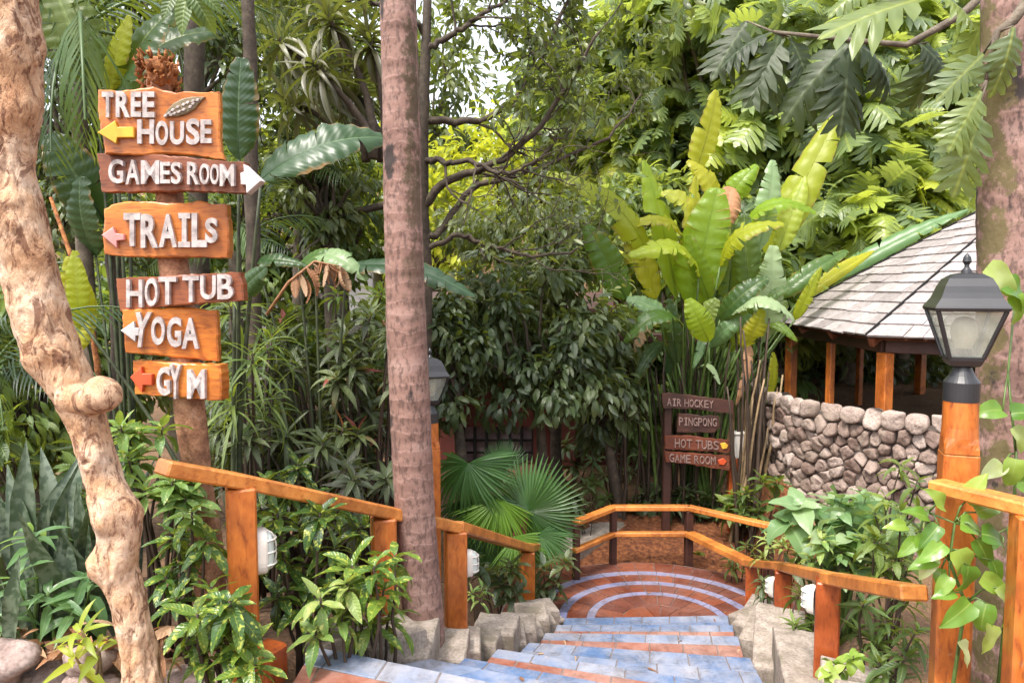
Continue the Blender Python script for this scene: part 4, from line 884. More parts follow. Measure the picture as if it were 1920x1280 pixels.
# ================================================================== planting
SH = {'ell': lambda u: np.sin(np.pi*np.clip(u, 0, 1)**.82)**.75, 'obov': lambda u: np.sin(np.pi*u**1.35)**.7, 'lance': lambda u: np.sin(np.pi*u**.62)**.9,
      'strap': lambda u: np.minimum(1, (.55+u*2.2))*np.clip((1-u)*2.6, 0, 1)**.6, 'sword': lambda u: (.62+.38*np.sin(np.pi*u**.9))*np.clip((1-u)*4, 0, 1)**.7,
      'heart': lambda u: np.sin(np.pi*np.clip(u*.93+.07, 0, 1)**.58)**.8, 'fan': lambda u: np.where(u < .55, .10+u/.55*.9, np.clip((1-u)/.45, 0, 1)**.9)}
def T_blade(w=.35, n=4, nx=3, fold=.25, bend=.5, shape='ell', twist=0, wave=0, a0=0, seed=0):
    r = np.random.RandomState(seed); u = np.linspace(0, 1, n+1); wd = np.maximum(SH[shape](u)*w, .012*w/.3); v = np.linspace(-1, 1, nx)
    ang = a0-bend*u; dy = np.cos(ang); dz = np.sin(ang); y = np.r_[0, np.cumsum((dy[1:]+dy[:-1])/2)/n]; z = np.r_[0, np.cumsum((dz[1:]+dz[:-1])/2)/n]
    ph = r.uniform(0, 6); tw = twist*u
    X = v[None]*wd[:, None]/2; Zl = np.abs(v)[None]*wd[:, None]*fold/2+wave*wd[:, None]*np.abs(v)[None]*np.sin(u[:, None]*9+ph+v[None]*2)
    Xr = X*np.cos(tw)[:, None]-Zl*np.sin(tw)[:, None]; Zr = X*np.sin(tw)[:, None]+Zl*np.cos(tw)[:, None]
    V = np.stack([Xr, y[:, None]-Zr*np.sin(ang)[:, None], z[:, None]+Zr*np.cos(ang)[:, None]], -1).reshape(-1, 3)
    i = np.arange(n)[:, None]*nx; j = np.arange(nx-1)[None]
    F = np.stack([i+j, i+j+1, i+nx+j+1, i+nx+j], -1).reshape(-1, 4)
    UV = np.stack([np.broadcast_to(u[:, None], (n+1, nx)), np.broadcast_to(v[None], (n+1, nx))], -1).reshape(-1, 2)
    return V, F, UV
def cat(parts):
    V, F, U, n = [], [], [], 0
    for v, f, u in parts: V.append(v); F.append(f+n); U.append(u); n += len(v)
    return np.concatenate(V), np.concatenate(F), np.concatenate(U)
def xf(T, pos, d, up, s):
    m = MB(); m.leaves(T, [pos], np.array([d], float), np.array([up], float), s, .5); return m.V[0], T[1], T[2]
def T_bread(nl=5, bend=.5, droop=.5, seed=0):
    r = np.random.RandomState(seed); M_, E = [], []
    for sd_ in (1, -1):
        m_, e_ = [], []
        m_.append((0, .0)); e_.append((.015*sd_, .0)); m_.append((0, .06)); e_.append((.05*sd_, .03))
        for k in range(nl):
            y0 = .10+.72*k/nl; L = (.16+.30*math.sin(math.pi*(.20+.62*k/(nl-1))))*r.uniform(.88, 1.1); sl = .42+.5*k/nl; h = .72/nl
            m_ += [(0, y0), (0, y0+h*.25), (0, y0+h*.5), (0, y0+h*.8)]
            e_ += [(.075*sd_, y0+.035), (L*.72*sd_, y0+L*.72*sl-.005), (L*sd_, y0+h*.5+L*sl), (L*.66*sd_, y0+h*.86+L*.70*sl)]
        m_ += [(0, .85), (0, .93), (0, .985)]; e_ += [(.06*sd_, .87), (.085*sd_, .93), (.012*sd_, 1.02)]
        M_.append(m_); E.append(e_)
    parts = []
    for m_, e_ in zip(M_, E):
        m_ = np.array(m_); e_ = np.array(e_); n = len(m_); mid = m_*.5+e_*.5
        X = np.stack([m_, mid, e_], 1); xy = X.reshape(-1, 2); z = -droop*xy[:, 0]**2*1.3+.10*np.abs(xy[:, 0])+.02*np.sin(xy[:, 1]*40)*np.abs(xy[:, 0])*3
        th = bend*xy[:, 1]; V = np.stack([xy[:, 0], np.sin(th)/bend+z*np.sin(th), -(1-np.cos(th))/bend+z*np.cos(th)], -1)
        i = np.arange(n-1)*3; F = np.concatenate([np.stack([i+c, i+c+1, i+c+4, i+c+3], -1) for c in (0, 1)])
        if e_[5, 0] < 0: F = F[:, ::-1]
        parts.append((V, F, np.stack([xy[:, 1], xy[:, 0]/.42], -1)))
    return cat(parts)
def T_frond(n=22, ll=.32, w=.05, bend=.9, a0=.3, droop=.5, seed=0, ln=3):
    r = np.random.RandomState(seed); lb = [T_blade(w, ln, 2, 0, .5, 'lance'), T_blade(w, ln, 2, 0, .9, 'lance')]
    u = np.linspace(0, 1, 40); ang = a0-bend*u; y = np.r_[0, np.cumsum(np.cos(ang[1:]))/39]; z = np.r_[0, np.cumsum(np.sin(ang[1:]))/39]
    m = MB(); m.tube(np.stack([y*0, y, z], -1)[::4], np.linspace(.012, .004, 10), 5, cap=False); parts = [(m.V[0][:50], m.F4[0], np.full((50, 2), 0.))]
    for k in range(n):
        t = .12+.87*k/(n-1)
        for sd_ in (-1, 1):
            tt_ = t+r.uniform(-.008, .008); c = np.array([0, np.interp(tt_, u, y), np.interp(tt_, u, z)]); a = np.interp(tt_, u, ang); f = np.array([0, math.cos(a), math.sin(a)]); up = np.array([0, -math.sin(a), math.cos(a)])
            d = np.array([sd_, 0, 0])*(1-.45*t)+f*(.45+.4*t)-up*droop*r.uniform(.3, .9)-np.array([0, 0, droop*.3]); L = ll*math.sin(math.pi*(.14+.78*t))**.7*r.uniform(.85, 1.1)
            parts.append(xf(lb[r.randint(2)], c, d, up+np.array([sd_*.3, 0, 0]), L))
    return cat(parts)
def T_fan(n=34, arc=290, seed=0, droop=.35):
    r = np.random.RandomState(seed); parts = []; a = math.radians(arc)
    for k in range(n):
        th = -a/2+a*(k+.5)/n; w = 2*.66*math.tan(a/n/2)*1.02
        L = (.82+.18*math.cos(th*.55))*r.uniform(.95, 1.03); bl = T_blade(w/L, 8, 3, .95, droop*r.uniform(.5, 1.5), 'fan')
        d = np.array([math.sin(th), math.cos(th), -.10]); parts.append(xf(bl, np.zeros(3), d, (0, 0, 1), L))
    return cat(parts)

TL = {'small': [T_blade(.42, 3, 3, .3, b_, 'ell') for b_ in (.2, .6, 1.0)], 'drop': [T_blade(.36, 4, 3, .35, b_, 'ell', tw, .08) for b_, tw in ((.4, .2), (.9, -.3), (1.3, .2))],
      'strap': [T_blade(.11, 6, 3, .5, b_, 'strap', tw) for b_, tw in ((.3, .2), (.9, -.4), (1.5, .3), (2.0, .5))], 'thin': [T_blade(.055, 7, 3, .4, b_, 'strap', tw) for b_, tw in ((.5, .2), (1.2, -.4), (1.9, .3))],
      'croton': [T_blade(.33, 7, 5, .3, b_, 'ell', tw, .10, seed=k) for k, (b_, tw) in enumerate(((.3, .2), (.7, -.3), (1.2, .2), (1.0, .5)))],
      'cord': [T_blade(.22, 6, 3, .35, b_, 'lance', tw, .06) for b_, tw in ((.4, .2), (.9, -.3), (1.5, .3))],
      'sword': [T_blade(.13, 8, 3, .5, b_, 'sword', tw, .05) for b_, tw in ((.1, .5), (.25, -.7), (.4, .9))],
      'heart': [T_blade(w_, 8, 5, .25, b_, 'heart', tw, .10, seed=k) for k, (b_, tw, w_) in enumerate(((.5, .3, .62), (.9, -.4, .56), (1.5, .35, .66)))],
      'bread': [T_bread(5, b_, dr, s_) for s_, (b_, dr) in enumerate(((.3, .5), (.7, .9), (1.1, 1.2), (.5, .3)))],
      'frond': [T_frond(22, .32, .05, b_, .35, dr, s_) for s_, (b_, dr) in enumerate(((.9, .4), (1.4, .7), (1.9, 1.0)))], 'fan': [T_fan(50, 290, 0, .3), T_fan(46, 240, 1, .8), T_fan(40, 150, 2, .6)]}

DKG, MDG, LTG, YLG = (.012, .028, .009), (.035, .075, .018), (.10, .17, .035), (.27, .33, .03)
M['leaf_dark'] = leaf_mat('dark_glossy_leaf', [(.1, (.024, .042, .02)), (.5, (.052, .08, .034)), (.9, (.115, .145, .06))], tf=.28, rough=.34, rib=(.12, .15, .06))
M['leaf_purple'] = leaf_mat('dark_strap_leaf', [(.05, (.04, .024, .018)), (.35, (.042, .055, .028)), (.7, (.08, .108, .042)), (.93, (.14, .17, .07)), (.985, (.22, .04, .03))], tf=.2, rough=.4, rib=(.2, .2, .12))
M['leaf_mid'] = leaf_mat('mid_green_leaf', [(.1, (.045, .085, .025)), (.5, (.085, .145, .035)), (.9, (.18, .24, .05))], tf=.38, rough=.42)
M['leaf_olive'] = leaf_mat('olive_small_leaf', [(.1, (.045, .065, .03)), (.5, (.08, .105, .04)), (.9, (.16, .18, .06))], tf=.36, rough=.4, veins=0)
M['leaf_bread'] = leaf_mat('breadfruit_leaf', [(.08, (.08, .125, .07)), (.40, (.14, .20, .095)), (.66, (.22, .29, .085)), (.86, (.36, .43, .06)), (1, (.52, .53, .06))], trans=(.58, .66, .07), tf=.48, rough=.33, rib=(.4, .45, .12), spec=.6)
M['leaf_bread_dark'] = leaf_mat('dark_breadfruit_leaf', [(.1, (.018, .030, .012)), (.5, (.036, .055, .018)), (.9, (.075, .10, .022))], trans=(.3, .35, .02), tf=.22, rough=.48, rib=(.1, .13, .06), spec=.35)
M['leaf_yellow'] = leaf_mat('yellow_green_leaf', [(.1, (.19, .27, .04)), (.5, (.34, .41, .04)), (.9, (.50, .49, .05))], trans=(.7, .68, .03), tf=.5, rough=.42, veins=0)
M['leaf_banana'] = leaf_mat('banana_leaf', [(.1, (.035, .08, .03)), (.5, (.08, .17, .03)), (.9, (.2, .3, .03))], trans=(.5, .6, .02), tf=.45, rough=.33, rib=(.35, .42, .12), ribw=.035, veins=60, edge=(.24, .14, .05), vs=.10)
M['leaf_bluegreen'] = leaf_mat('blue_green_banana_leaf', [(.1, (.022, .055, .022)), (.9, (.05, .10, .034))], trans=(.25, .4, .04), tf=.22, rough=.35, rib=(.16, .26, .12), ribw=.035, veins=60, edge=(.24, .14, .05), vs=.10)
M['leaf_lit'] = leaf_mat('backlit_yellow_banana_leaf', [(.1, (.30, .36, .02)), (.9, (.46, .44, .03))], trans=(.7, .68, .02), tf=.55, rough=.4, rib=(.4, .42, .1), ribw=.035, veins=50, edge=(.24, .14, .05), vs=.10)  # backlit glow painted into the base colour as bright yellow
M['leaf_green_lit'] = leaf_mat('backlit_green_banana_leaf', [(.1, (.20, .33, .025)), (.9, (.36, .44, .03))], trans=(.65, .75, .03), tf=.55, rough=.36, rib=(.14, .18, .04), ribw=.03, veins=50, edge=(.30, .22, .05), vs=.10)  # light shining through the blade painted in as a brighter, yellower green
M['leaf_dry'] = leaf_mat('dry_leaf', [(.1, (.20, .09, .04)), (.5, (.36, .17, .08)), (.9, (.48, .32, .2))], trans=(.4, .2, .08), tf=.2, rough=.7, rib=(.4, .3, .2))
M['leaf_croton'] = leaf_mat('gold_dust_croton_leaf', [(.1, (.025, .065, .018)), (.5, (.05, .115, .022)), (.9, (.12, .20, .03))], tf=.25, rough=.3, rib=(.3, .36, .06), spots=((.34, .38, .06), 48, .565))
M['leaf_croton_pale'] = leaf_mat('pale_croton_leaf', [(.1, (.09, .19, .05)), (.5, (.17, .28, .07)), (.9, (.32, .38, .12))], tf=.35, rough=.36, rib=(.4, .45, .15), spots=((.50, .52, .16), 45, .60))  # croton leaf of a paler yellow-green
M['leaf_snake'] = leaf_mat('banded_sword_leaf', [(.1, (.022, .042, .022)), (.9, (.04, .066, .034))], tf=.06, rough=.42, rib=(.06, .1, .05), veins=0, bands=(.10, .13, .085))
M['leaf_pale'] = leaf_mat('pale_broad_leaf', [(.1, (.10, .20, .075)), (.5, (.17, .29, .12)), (.9, (.32, .42, .22))], tf=.4, rough=.34, rib=(.35, .45, .25), veins=14, vs=.12, trans=(.4, .55, .1))
M['leaf_pothos'] = leaf_mat('pothos_leaf', [(.1, (.07, .17, .022)), (.45, (.16, .30, .04)), (.7, (.30, .40, .07)), (.95, (.52, .55, .30))], tf=.4, rough=.3, rib=(.35, .45, .12), veins=9, vs=.08, trans=(.45, .6, .05))
M['leaf_fan'] = leaf_mat('fan_palm_leaf', [(.1, (.03, .085, .025)), (.5, (.06, .15, .035)), (.9, (.16, .30, .03))], tf=.3, rough=.38, rib=(.16, .28, .08), ribw=.10, veins=0, trans=(.35, .55, .02))
M['leaf_frond'] = leaf_mat('palm_frond_leaf', [(.1, (.012, .035, .018)), (.5, (.028, .066, .026)), (.9, (.07, .13, .03))], tf=.28, rough=.38, rib=(.1, .16, .05), veins=0)
M['leaf_dracaena'] = leaf_mat('brown_green_strap_leaf', [(.1, (.05, .045, .025)), (.5, (.10, .095, .05)), (.9, (.18, .18, .10))], tf=.2, rough=.4, rib=(.2, .2, .12), veins=0)

def wob(a, c, n, amp, rg):
    t = np.linspace(0, 1, n)[:, None]; q = np.asarray(a)+(np.asarray(c)-np.asarray(a))*t; o = rg.normal(0, 1, (n, 3)); o[0] = o[-1] = 0
    o = (o+np.roll(o, 1, 0)+np.roll(o, -1, 0))/2; o[0] = o[-1] = 0; return q+o*amp
def ell(c, r, n, rg, lo=.35, up=False):
    d = norm(rg.normal(0, 1, (n, 3)))
    if up: d[:, 2] = np.abs(d[:, 2])*1.0-.25*rg.rand(n)
    return np.asarray(c)+d*np.asarray(r)*(lo+(1-lo)*rg.rand(n)**.6)[:, None]
def rnd_up(n, rg, s=.6): u = rg.normal(0, s, (n, 3)); u[:, 2] += 1; return u

def clump_tree(name, label, cat_, base, c, r, K, n, tl, size, mat, trunk=.12, bark='grey_bark', seed=0, down=.4, group=None, cl=.38, side_var=.4, flat=.8, lo=.35, bright=.0):
    """tree: tapered trunk, a limb to each leaf clump, leaves set round the clumps"""
    rg = np.random.RandomState(seed); t = thing(name, label, cat_, base, group); c = np.asarray(c, float); r = np.asarray(r, float)
    cc = ell(c, r, K, rg, lo); b = MB(); fork = np.array([base[0]*.4+c[0]*.6, base[1]*.4+c[1]*.6, max(base[2]+.5, c[2]-r[2]*.75)])
    b.tube(np.concatenate([wob(np.asarray(base)-[0, 0, .2], fork, 8, trunk*.35, rg), [fork+(c-fork)*.3]]), np.r_[np.linspace(trunk*1.25, trunk*.7, 8), trunk*.5], 10, rough=.15)
    for q in cc:
        mid = fork+(q-fork)*rg.uniform(.3, .5); s_ = fork+(c-fork)*rg.uniform(0, .3)
        b.tube(wob(s_, q, 7, .05*np.linalg.norm(q-s_), rg), np.linspace(trunk*.42, trunk*.08, 7), 6, cap=False)
    b.build('trunk', M[bark], t, smooth=True)
    k = rg.randint(K, size=n); cr = cl*r.mean()*rg.uniform(.7, 1.25, K); cv = rg.rand(K)
    p = ell(np.zeros(3), np.ones(3), n, rg, .3)*np.array([1, 1, flat]); pos = cc[k]+p*cr[k][:, None]
    d = norm(p)+.5*norm(pos-c)+rg.normal(0, .45, (n, 3)); d[:, 2] -= down
    b = MB(); w = rg.randint(len(tl), size=n); rv = np.clip(cv[k]*.55+rg.rand(n)*.45+bright, 0, 1); U = rnd_up(n, rg, .5)+norm(p)*.4; sz = size*rg.uniform(.65, 1.25, n)
    for i, T in enumerate(tl): m = w == i; b.leaves(T, pos[m], d[m], U[m], sz[m], rv[m])
    b.build('crown', M[mat], t, smooth=True); return t

def rosette_bush(name, label, cat_, base, centers, n, L, tl, mat, tilt=(-.3, 1.2), stem='stem_brown', sr=.012, seed=0, group=None, bright=0, sub=.0, parts=('stems', 'leaves'), fork=None):
    """stems rising from the base, each ending in a whorl of leaves"""
    rg = np.random.RandomState(seed); t = thing(name, label, cat_, base, group); base = np.asarray(base, float); b = MB(); lf = MB()
    if fork is not None: b.tube(wob(base-[0, 0, .1], fork, 8, .015, rg), np.linspace(sr*2, sr*1.5, 8), 10, rough=.12); base = np.asarray(fork, float)
    for c in np.asarray(centers, float):
        s_ = base+np.array([*(c-base)[:2]*.25, 0])+np.append(rg.normal(0, .02, 2), 0)
        path = wob(s_, c, 6, .02, rg); path[:, :2] += ((c-s_)[:2]*(-.25)*np.sin(np.linspace(0, np.pi, 6))[:, None]); b.tube(path, np.linspace(sr*1.3, sr*.6, 6), 6)
        ax = norm(c-path[-2]+np.array([0, 0, .25*np.linalg.norm(c-path[-2])])); ref = norm(np.cross(ax, [.3, .9, .1])); r2 = np.cross(ax, ref)
        m = max(3, int(n*rg.uniform(.75, 1.2))); f = np.arange(m)/m; az = np.arange(m)*2.4+rg.uniform(0, 6); el = tilt[0]+(tilt[1]-tilt[0])*f+rg.normal(0, .15, m)
        rad_ = ref[None]*np.cos(az)[:, None]+r2[None]*np.sin(az)[:, None]; d = rad_*np.cos(el)[:, None]+ax[None]*np.sin(el)[:, None]; U = ax[None]*np.cos(el)[:, None]-rad_*np.sin(el)[:, None]+rg.normal(0, .15, (m, 3))
        pos = c+ax*(-(1-f)*L*(.25+sub))[:, None]+d*.004; sz = L*rg.uniform(.7, 1.15, m)*(1-.35*f); rv = np.clip(rg.rand()*.5+rg.rand(m)*.35+.2*f+bright, 0, 1); w = rg.randint(len(tl), size=m)
        for i, T in enumerate(tl): q = w == i; lf.leaves(T, pos[q], d[q], U[q], sz[q], rv[q])
    b.build(parts[0], M[stem], t, smooth=True); lf.build(parts[1], M[mat], t, smooth=True); return t

def shrub(name, label, cat_, base, c, r, ns, nl, size, tl, mat, stem='stem_brown', sr=.010, seed=0, group=None, down=.1, bright=0, out=.8):
    """branching stems with leaves set alternately along their upper part"""
    rg = np.random.RandomState(seed); t = thing(name, label, cat_, base, group); base = np.asarray(base, float); b = MB(); lf = MB(); tips = ell(c, r, ns, rg, .45, False)
    for q in tips:
        s_ = base+np.append(rg.normal(0, .03, 2), 0); path = wob(s_, q, 8, .03*np.linalg.norm(q-s_), rg); path[:, 2] += .12*np.linalg.norm(q-s_)*np.sin(np.linspace(0, np.pi, 8)); b.tube(path, np.linspace(sr*1.3, sr*.4, 8), 5)
        f = .42+.58*(np.arange(nl)+.5)/nl; pos = np.stack([np.interp(f, np.linspace(0, 1, 8), path[:, k]) for k in range(3)], -1); tan = norm(path[-1]-path[-3]); az = np.arange(nl)*2.4+rg.uniform(0, 6)
        ref = norm(np.cross(tan, [.2, .3, .9])); r2 = np.cross(tan, ref); d = (ref[None]*np.cos(az)[:, None]+r2[None]*np.sin(az)[:, None])*out+tan*.6+rg.normal(0, .2, (nl, 3)); d[:, 2] -= down
        w = rg.randint(len(tl), size=nl); sz = size*rg.uniform(.65, 1.2, nl); rv = np.clip(rg.rand()*.5+rg.rand(nl)*.45+bright, 0, 1); U = rnd_up(nl, rg, .35)
        for i, T in enumerate(tl): k = w == i; lf.leaves(T, pos[k], d[k], U[k], sz[k], rv[k])
    b.build('stems', M[stem], t, smooth=True); lf.build('leaves', M[mat], t, smooth=True); return t

def banana_leaf(mb, p0, p1, width, sag=.12, up=(0, 0, 1), tears=5, seed=0, rnd=.5, fold=.25, droop=.25, mi=0, rolls=0., pet=None):
    """one big paddle leaf: arched midrib from p0 to p1, blade torn into strips along its veins"""
    rg = np.random.RandomState(seed); p0 = np.asarray(p0, float); p1 = np.asarray(p1, float); n = 56; u = np.linspace(0, 1, n); L = np.linalg.norm(p1-p0); U0 = norm(np.asarray(up, float)); U0 = norm(U0-np.dot(U0, norm(p1-p0))*norm(p1-p0))
    path = p0+(p1-p0)*u[:, None]+U0*(sag*L*4*u*(1-u))[:, None]; t = norm(np.gradient(path, axis=0)); Z = norm(U0-np.sum(t*U0, 1, keepdims=True)*t); X = np.cross(t, Z)
    w = width*np.sin(np.pi*np.clip(.035+u*.955, 0, 1)**.72)**.62/2; nv = 5
    for sd_ in (-1, 1):
        cuts = np.unique(np.r_[0, n-1, (rg.uniform(.08, .97, tears)*(n-1)).astype(int)])
        for a, e in zip(cuts[:-1], cuts[1:]):
            if e-a < 1: continue
            k = np.arange(a, e+1); v = np.linspace(0, 1, nv); f = (k-a)/(e-a); shr = rg.uniform(.02, .22) if len(cuts) > 2 else 0; dz = rg.normal(0, .10) if len(cuts) > 2 else 0
            kk_ = k[:, None]+((.5-f)[:, None]*(e-a)*shr*v[None]**1.5)+v[None]**1.3*n*.10*(w.max()/L*2)
            kk_ = np.clip(kk_, 0, n-1); ip = lambda A: np.stack([np.interp(kk_, np.arange(n), A[:, c]) for c in range(3)], -1)
            pa, Xa, Za = ip(path), ip(X), ip(Z); wa_ = w[k][:, None]*v[None]; zz = fold*wa_-(droop+dz)*wa_*v[None]**1.5*1.6+.02*width*np.sin(kk_*1.1+seed)*v[None]
            V = pa+Xa*(sd_*wa_*(1-.12*v[None]**2))[..., None]+Za*zz[..., None]
            m = len(k); i = np.arange(m-1)[:, None]*nv; j = np.arange(nv-1)[None]; F = np.stack([i+j, i+j+1, i+nv+j+1, i+nv+j], -1).reshape(-1, 4)
            if sd_ < 0: F = F[:, ::-1]
            A = np.stack([np.broadcast_to((k/(n-1))[:, None], (m, nv)), np.broadcast_to(v[None]*sd_, (m, nv)), np.full((m, nv), rnd)], -1); mb.add(V.reshape(-1, 3), F4=F, mi=mi, luv=A.reshape(-1, 3))
    mb.tube(path-Z*.004, np.linspace(.013, .003, n)*max(.5, min(1.4, L)), 6, mi=mi, cap=False, rnd=rnd)
def petiole(mb, a, c, r=.014, bend=.1, mi=0):
    a = np.asarray(a, float); c = np.asarray(c, float); t = np.linspace(0, 1, 10)[:, None]; q = a+(c-a)*t; q[:, :2] -= (c-a)[:2]*bend*np.sin(np.pi*t); mb.tube(q, np.linspace(r*1.7, r*.8, 10), 7, mi=mi)
def foot(px, d, dx=0): x = P(px, 540, d)[0]+dx; return np.array([x, d, gnd(x, d)])

# ------------------------------------------------------------------ far wooded slope (one mass)
rg = np.random.RandomState(40); b = MB(); n = 9000
yy_ = rg.uniform(19, 46, 420); xx_ = rg.uniform(-.85, .85, 420)*yy_; zc = gz(xx_, yy_)+rg.uniform(.6, 3.4, 420); k = rg.randint(420, size=n); off = norm(rg.normal(0, 1, (n, 3)))*(rg.rand(n)**.4)[:, None]*np.array([1.7, 1.3, 1.5]); pos = np.stack([xx_[k], yy_[k], zc[k]], -1)+off
d = off+rg.normal(0, .5, (n, 3)); d[:, 2] -= .3; cv = rg.rand(420); rv = np.clip(cv[k]*.7+.3*rg.rand(n), 0, 1); w = rg.randint(3, size=n)
for i, T in enumerate(TL['drop']): m = w == i; b.leaves(T, pos[m], d[m], rnd_up(m.sum(), rg)+off[m]*.5, rg.uniform(.35, .75, m.sum()), rv[m], mi=0, wide=1.5)
tag(b.build('far_wood', M['leaf_bread'], smooth=True), 'distant wooded slope of mixed green trees closing the view', 'wood', kind='stuff')

# ------------------------------------------------------------------ background trees
def bt(label, px, d, top, bot, rx, K, n, tl, size, mat, seed, **kw):
    q0, q1 = P(px, top, d), P(px, bot, d); c = (q0+q1)/2; rz = (q0[2]-q1[2])/2; rxm = rx*MPP(d)
    nm = kw.pop('name', 'breadfruit_tree'); ct = kw.pop('cat_', 'tree')
    return clump_tree(nm, label, ct, foot(px, d, kw.pop('dx', .3)), c, (rxm, min(rxm, 2.0), rz), K, n, TL[tl], size, mat, seed=seed, **kw)
G_ = 'broad-leaved trees on the slope behind'
BT = [('breadfruit tree with greyish lobed leaves left of the tall yellow leaves, edging the pale sky', 1165, 15, 60, 400, 150, 26, 620),
      ('tall breadfruit tree with lobed leaves filling the top of the view above the banana clump', 1335, 13, -90, 330, 170, 30, 760),
      ('tall breadfruit tree behind the dark hanging leaves at the top right', 1520, 12.5, -110, 400, 170, 30, 760),
      ('breadfruit tree rising behind the gazebo roof slope', 1690, 13.5, -40, 430, 165, 32, 800),
      ('breadfruit tree behind the mossy palm trunk and the roof peak', 1850, 14.5, -120, 430, 150, 26, 600),
      ('breadfruit tree low behind the banana clump, below the tallest crowns', 1270, 16.5, 130, 500, 130, 24, 560),
      ('bushy breadfruit tree directly left of the gazebo eave', 1560, 11.6, 230, 620, 120, 26, 620),
      ('small breadfruit tree with yellow-green leaves just over the gazebo roof', 1660, 11.8, 270, 470, 100, 18, 380)]
for i, (lb, px, d, tp_, bo, rx, K, n) in enumerate(BT):
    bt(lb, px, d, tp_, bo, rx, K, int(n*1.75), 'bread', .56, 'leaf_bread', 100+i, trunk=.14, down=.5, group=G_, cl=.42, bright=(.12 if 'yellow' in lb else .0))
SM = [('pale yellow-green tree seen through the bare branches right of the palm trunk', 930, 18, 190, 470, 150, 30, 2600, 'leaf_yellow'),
      ('bright yellow-green tree seen just left of the palm trunk behind the branches', 660, 17, 250, 520, 120, 28, 2200, 'leaf_yellow'),
      ('olive tree under the pale sky right of the palm trunk top', 1060, 20, 110, 400, 120, 26, 2000, 'leaf_mid'),
      ('mid green tree behind the strappy crown left of the palm trunk top', 560, 14, -120, 260, 150, 34, 3000, 'leaf_mid'),
      ('dark green tree behind the signpost top', 350, 12, -140, 320, 160, 40, 4400, 'leaf_dark'),
      ('dense dark tree in the top left corner behind the gnarled trunk', 110, 11, -140, 480, 150, 46, 5600, 'leaf_dark'),
      ('light green bushy tree behind the middle sign boards', 480, 15, 230, 520, 120, 26, 2200, 'leaf_yellow'),
      ('dark tree filling the gap under the boards left of the white house', 300, 9.5, 330, 760, 150, 36, 3400, 'leaf_dark'),
      ('grey-green tree against the sky directly behind the palm trunk top', 800, 21, -20, 330, 150, 26, 2000, 'leaf_olive'),
      ('yellowish tree low behind the branching tree trunk', 800, 15, 330, 560, 130, 26, 2200, 'leaf_yellow')]
for i, (lb, px, d, tp_, bo, rx, K, n, mt) in enumerate(SM):
    bt(lb, px, d, tp_, bo, rx, K, n, 'drop', .0165*d, mt, 200+i, trunk=.13, down=.3, name='leafy_tree', group=G_, cl=.34)

# ------------------------------------------------------------------ branching tree behind the palm trunk
rg = np.random.RandomState(77); D3 = 7.2
tb = foot(792, D3); bt_ = thing('branching_tree', 'spreading tree with bare crooked dark branches and small leaves behind the palm trunk', 'tree', tb)
wood = MB(); tips = []
def grow(p, d, L, r, dep):
    n = 7; pts = [p]; dd = np.array(d, float)
    for k in range(n): dd = norm(dd+rg.normal(0, .20, 3)*[1, .8, 1]+np.array([0, 0, .03])); pts.append(pts[-1]+dd*L/n)
    pts = np.array(pts); wood.tube(pts, np.linspace(r, r*.55, n+1), 7 if dep < 2 else 5, cap=False)
    if dep >= 2: tips.extend(pts[3:])
    if dep < 4:
        for c in range(rg.randint(2, 4) if dep else 3):
            i = rg.randint(3, n+1); s_ = norm(np.cross(dd, rg.normal(0, 1, 3))); grow(pts[i], norm(dd*1.0+s_*rg.uniform(.45, .95)*[1, .6, 1]), L*rg.uniform(.55, .78), r*.55, dep+1)
wood.tube(np.array([tb-[0, 0, .1], P(790, 700, D3), P(796, 520, D3), P(788, 400, D3), P(792, 250, D3), P(800, 60, D3), P(806, -140, D3)]), [.11, .095, .085, .075, .06, .045, .03], 10, rough=.15)
def limb(pxs, r0, r1, dep=2, d1=D3):
    q = np.array([P(x, y, D3+(d1-D3)*k/(len(pxs)-1)) for k, (x, y) in enumerate(pxs)]); t = np.linspace(0, 1, 28); c = np.stack([np.interp(t, np.linspace(0, 1, len(q)), q[:, k]) for k in range(3)], -1)
    c[1:-1] = (c[:-2]+c[1:-1]*2+c[2:])/4; c += rg.normal(0, .012, c.shape); wood.tube(c, np.linspace(r0, r1, 28), 7, cap=False)
    for k in range(8, 28, 3):
        dd = norm(c[k]-c[k-2]); s_ = norm(np.cross(dd, rg.normal(0, 1, 3))); grow(c[k], norm(dd+s_*rg.uniform(.5, 1.0)*[1, .6, 1]+[0, 0, .15]), rg.uniform(.45, .8), np.interp(k, [0, 27], [r0, r1])*.5, dep)
limb([(790, 385), (850, 330), (905, 318), (960, 290), (1030, 215), (1090, 120), (1120, 60)], .045, .012, d1=6.8)
limb([(790, 230), (850, 225), (900, 232), (960, 190), (1010, 120), (1060, 20), (1080, -40)], .042, .012, d1=7.4)
limb([(786, 450), (830, 430), (880, 350), (960, 330), (1060, 300), (1150, 250), (1200, 180)], .04, .010, d1=7.6)
limb([(786, 470), (860, 440), (920, 462), (1000, 480), (1080, 470)], .03, .010, d1=7.0)
limb([(788, 300), (830, 305), (880, 300), (950, 330), (1010, 300)], .035, .012, d1=6.6)
limb([(784, 400), (720, 385), (640, 400), (560, 420), (500, 400)], .045, .016, d1=6.9)
limb([(786, 320), (720, 300), (690, 240), (660, 150), (620, 60)], .036, .012, d1=7.4)
limb([(800, 90), (860, 60), (920, 20), (980, -30)], .035, .012); limb([(800, 60), (740, 20), (660, -10), (580, -40)], .03, .012, d1=6.8)
wood.build('trunk', M['dark_bark'], bt_, smooth=True)
tips = np.array(tips); wt = np.where(np.array([540-(q[2]-1.6)/q[1]*FPX for q in tips]) < 230, 1.0, .10); idx = rg.choice(len(tips), 5600, p=wt/wt.sum()); n = len(idx)
